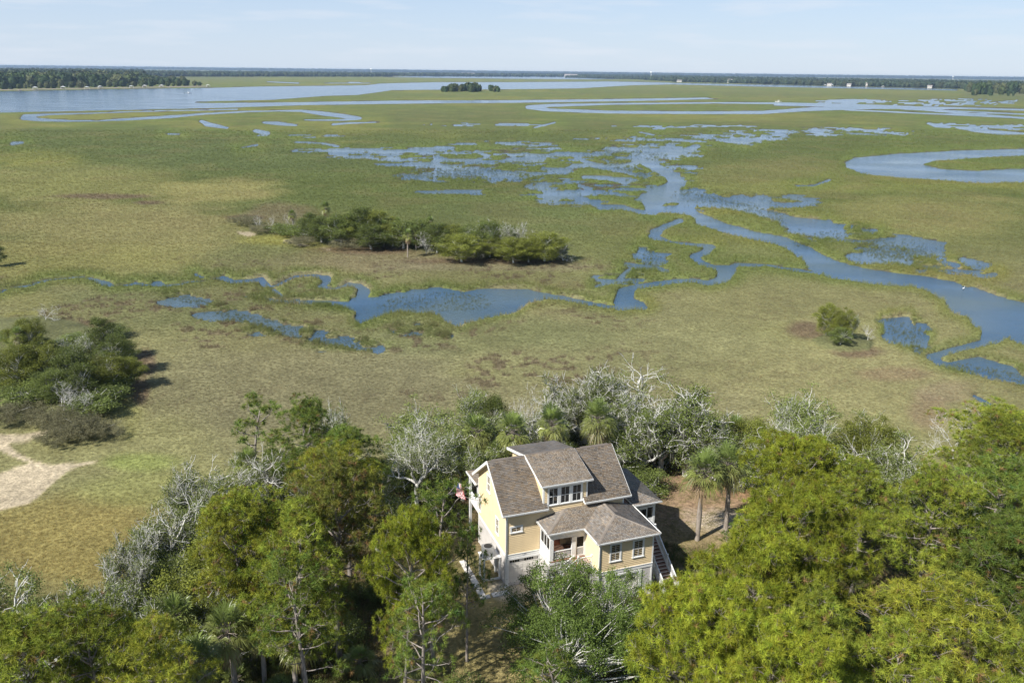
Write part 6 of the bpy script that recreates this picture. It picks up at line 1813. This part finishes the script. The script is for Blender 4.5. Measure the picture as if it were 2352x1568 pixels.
# docks, boats, houses and water towers on the far shores
M_BOATW = simple_mat('boat_white', (.82, .82, .80), .35, .05)
M_ROOFW = simple_mat('dock_roof', (.70, .70, .68), .5, .1)
M_WOODG = simple_mat('grey_planks', (.30, .27, .24), .8, .2, 2)
def dock(px, py, roof, ln_, lab, boat=True):
    x, y = on_plane(px, py, -1.5); a = math.atan2(float(y), float(x)) + math.pi + RNG.uniform(-.3, .3)
    o = empty('dock', (float(x), float(y), WATER_Z), a, lab, 'dock')
    b = MB(); b.box(-ln_, 5, -1.2, 1.2, 1.3, 1.55); b.box(4.5, 9, -6, 6, .7, .95); b.build('deck', M_WOODG, o)
    for i in range(6):
        for s in (-1, 1): q = MB(); q.box(-ln_ + i * (ln_ + 5) / 6, -ln_ + i * (ln_ + 5) / 6 + .4, s * 1.1 - .2, s * 1.1 + .2, -2, 1.3); q.build('pile', M_WOODG, o)
    if roof:
        q = MB(); q.add([(-1, -4.5, 4.6), (7, -4.5, 4.6), (7, 4.5, 4.6), (-1, 4.5, 4.6), (-.6, 0, 6.4), (6.6, 0, 6.4)], [(0, 1, 5, 4), (2, 3, 4, 5), (1, 2, 5), (3, 0, 4), (3, 2, 1, 0)]); q.build('roof', M_ROOFW, o)
        for u in (-.6, 6.4):
            for v in (-4.2, 4): q = MB(); q.box(u, u + .3, v, v + .3, .9, 4.6); q.build('post', M_BOATW, o)
for a in [(43,209.5,0,26,'low dock nearest the left edge of the wooded point'),(82,207,1,16,'dock with a large white roofed shelter on the wooded point'),(146,205.5,1,16,'second white-roofed dock along the wooded point'),
          (165,201.5,1,10,'small white shelter set back on the bank of the wooded point'),(200,206,1,14,'dock with grey roof near the middle of the wooded point'),(230,204.5,1,16,'dock right of the grey-roofed one'),
          (286,205,0,20,'bare low dock without a shelter on the point'),(302,203.5,1,14,'dock with small shelter right of the bare low dock'),(333,202,1,18,'largest white boathouse toward the tip of the point'),
          (372,201.5,1,16,'twin dock near the tip of the wooded point'),(390,202.5,0,16,'low jetty just before the tip of the point'),(478,200.5,1,24,'long dock with a shelter at the very tip of the point')]:
    dock(*a)
def boat(px, py, L_, hd, lab):
    x, y = on_plane(px, py, WATER_Z); o = empty('motor_boat', (float(x), float(y), WATER_Z), hd, lab, 'boat')
    W_ = L_ * .16; m_ = MB(); st = [(-.5, .9, .35), (-.1, 1, .4), (.25, .85, .5), (.5, .02, .75)]
    vs = []
    for t, w, h_ in st: vs += [(t * L_, -W_ * w, h_ * L_ * .16), (t * L_, W_ * w, h_ * L_ * .16), (t * L_ * .92, W_ * w * .7, -.15), (t * L_ * .92, -W_ * w * .7, -.15)]
    fs = [(3, 2, 1, 0), (12, 13, 14, 15)]
    for i in range(3):
        for j in range(4): a = i * 4 + j; b_ = i * 4 + (j + 1) % 4; fs.append((a, b_, b_ + 4, a + 4))
    m_.add(vs, fs); m_.build('hull', M_BOATW, o)
    m_ = MB(); m_.box(-L_ * .1, L_ * .1, -W_ * .5, W_ * .5, L_ * .06, L_ * .16); m_.build('console', M_BOATW, o)
    m_ = MB(); m_.box(-L_ * .16, L_ * .14, -W_ * .7, W_ * .7, L_ * .27, L_ * .285)
    for u in (-.14, .12):
        for v in (-.6, .6): m_.bar((u * L_, v * W_, L_ * .07), (u * L_, v * W_, L_ * .27), .12)
    m_.build('canopy', M_ROOFW, o)
    m_ = MB(); m_.box(-L_ * .56, -L_ * .5, -W_ * .2, W_ * .2, 0, L_ * .13); m_.build('outboard_motor', M_DARK, o)
    return o
boat(433, 214.5, 11, .25, 'white motor boat running up the wide river below the point')
boat(1788, 234.5, 11, 2.9, 'white boat on the narrow channel in the far right marsh')
M_FOAM = simple_mat('foam', (.75, .78, .8), .8, .3, .4)
wk = MB(); x, y = on_plane(428, 214.8, WATER_Z); x2, y2 = on_plane(415, 215.2, WATER_Z)
wk.add([(float(x), float(y) - 1, WATER_Z + .03), (float(x), float(y) + 1, WATER_Z + .03), (float(x2), float(y2) + 5, WATER_Z + .03), (float(x2), float(y2) - 5, WATER_Z + .03)], [(0, 3, 2, 1)])
o = wk.build('boat_wake', M_FOAM); tagit(o, kind='stuff')
M_HW = simple_mat('far_house_wall', (.78, .74, .66), .7, .1); M_HR = simple_mat('far_house_roof', (.30, .27, .25), .8, .15)
def far_house(px, py, w, d, h_, lab, roofm=None):
    x, y = on_plane(px, py, -1.0); x = float(x); y = float(y); a = math.atan2(y, x) - math.pi / 2 + RNG.uniform(-.3, .3)
    o = empty('house', (x, y, -1.0), a, lab, 'house')
    q = MB(); q.box(-w/2, w/2, -d/2, d/2, 0, h_); q.build('wall', M_HW, o)
    q = MB(); e = 1.0; q.add([(-w/2-e, -d/2-e, h_), (w/2+e, -d/2-e, h_), (w/2+e, d/2+e, h_), (-w/2-e, d/2+e, h_), (-w/2-e, 0, h_ + d*.35), (w/2+e, 0, h_ + d*.35)], [(0, 1, 5, 4), (2, 3, 4, 5), (1, 2, 5), (3, 0, 4), (3, 2, 1, 0)]); q.build('roof', roofm or M_HR, o)
    for i in range(5):
        for j in range(2):
            if j * 3.2 + 2.6 > h_: continue
            q = MB(); c = -w/2 + w * (i + .5) / 5; q.box(c - w*.05, c + w*.05, -d/2 - .06, -d/2 - .005, 1 + j * 3.2, 2.6 + j * 3.2); q.build('window', M_GLASS, o)
for a in [(1661,190.3,20,12,8,'white house standing left of the big pale one on the far right shore'),(1680,191.0,34,16,13,'largest pale house on the far right shore'),(1796,193.6,18,12,10,'small white gabled house on the far right shore'),
          (1848,195.2,30,12,8,'long low white house on the far right shore'),(1996,199,26,14,10,'house among trees on the far right shore'),(1905,197.5,18,10,7,'little pale house between the long one and the one among trees'),
          (1950,198.4,16,10,7,'little pale cottage further along the far right shore'),(2135,202.6,16,10,7,'cottage near the right end of the far shore'),
          (1075,174.4,120,30,14,'long white building on the horizon left of the middle'),(1311,177.2,110,30,14,'long white building on the horizon right of the middle'),(1560,189.0,22,12,7,'low house at the left end of the far right shore')]: far_house(*a)
for a in [(1625,190.5,0,20,'low jetty left of the white houses on the far shore'),(1720,192.9,0,20,'jetty right of the largest pale house'),(1895,197.6,1,16,'roofed dock in the middle of the far right shore'),(1912,198.2,1,12,'roofed dock beside the first one on the far right shore'),
          (1949,199.2,1,16,'dock left of the house among trees'),(1990,200.6,0,18,'white jetty below the house among trees'),(2028,201.2,1,18,'dock right of the house among trees'),(1775,194.0,0,16,'low jetty near the white gabled house')]: dock(*a)
def tower(px, py, h_, lab):
    x, y = on_plane(px, py, -1.0); o = empty('water_tower', (float(x), float(y), -1.0), 0, lab, 'water tower')
    q = MB(); q.tube([(0, 0, 0), (0, 0, h_ * .75), (0, 0, h_ * .8)], [2.2, 1.6, 3], 10); q.build('stem', M_BOATW, o)
    q = MB(); q.tube([(0, 0, h_ * .76), (0, 0, h_ * .82), (0, 0, h_ * .90), (0, 0, h_ * .97), (0, 0, h_)], [2, 8.5, 10, 7, 1], 14); q.build('tank', M_BOATW, o)
tower(1495, 180, 52, 'white water tower rising over the far trees right of the middle')
tower(2188, 186, 46, 'white water tower faint above the far right trees')
tower(853, 171, 52, 'white water tower on the horizon left of the middle')
# white wading bird on the creek
x, y = on_plane(2212, 668, WATER_Z); eg = empty('egret', (float(x), float(y), WATER_Z), .4, 'white egret standing in the wide creek at the right', 'bird')
q = MB(); q.tube([(-.32, 0, .52), (-.15, 0, .58), (.08, 0, .62), (.2, 0, .68), (.24, 0, .85), (.2, 0, 1.0), (.26, 0, 1.08), (.42, 0, 1.06)], [.01, .09, .11, .06, .03, .025, .035, .008], 8); q.build('body', M_BOATW, eg)
for s in (-.05, .05): q = MB(); q.bar((.02, s, -.05), (.03, s, .56), .018); q.build('leg', M_DARK, eg)
# ------------------------------------------------------------------ air
def haze_box():
    mt, n, out = new_mat('haze_air')
    v = N(n, 'ShaderNodeVolumePrincipled')
    v.inputs['Color'].default_value = (.55, .74, 1.0, 1)
    v.inputs['Density'].default_value = 5.4e-5
    v.inputs['Anisotropy'].default_value = .2
    n.links.new(v.outputs[0], out.inputs['Volume'])
    b = MB(); b.box(-24000, 24000, -200, 25500, -3.6, 46.0)
    o = b.build('haze', mt); tagit(o, kind='stuff')
haze_box()
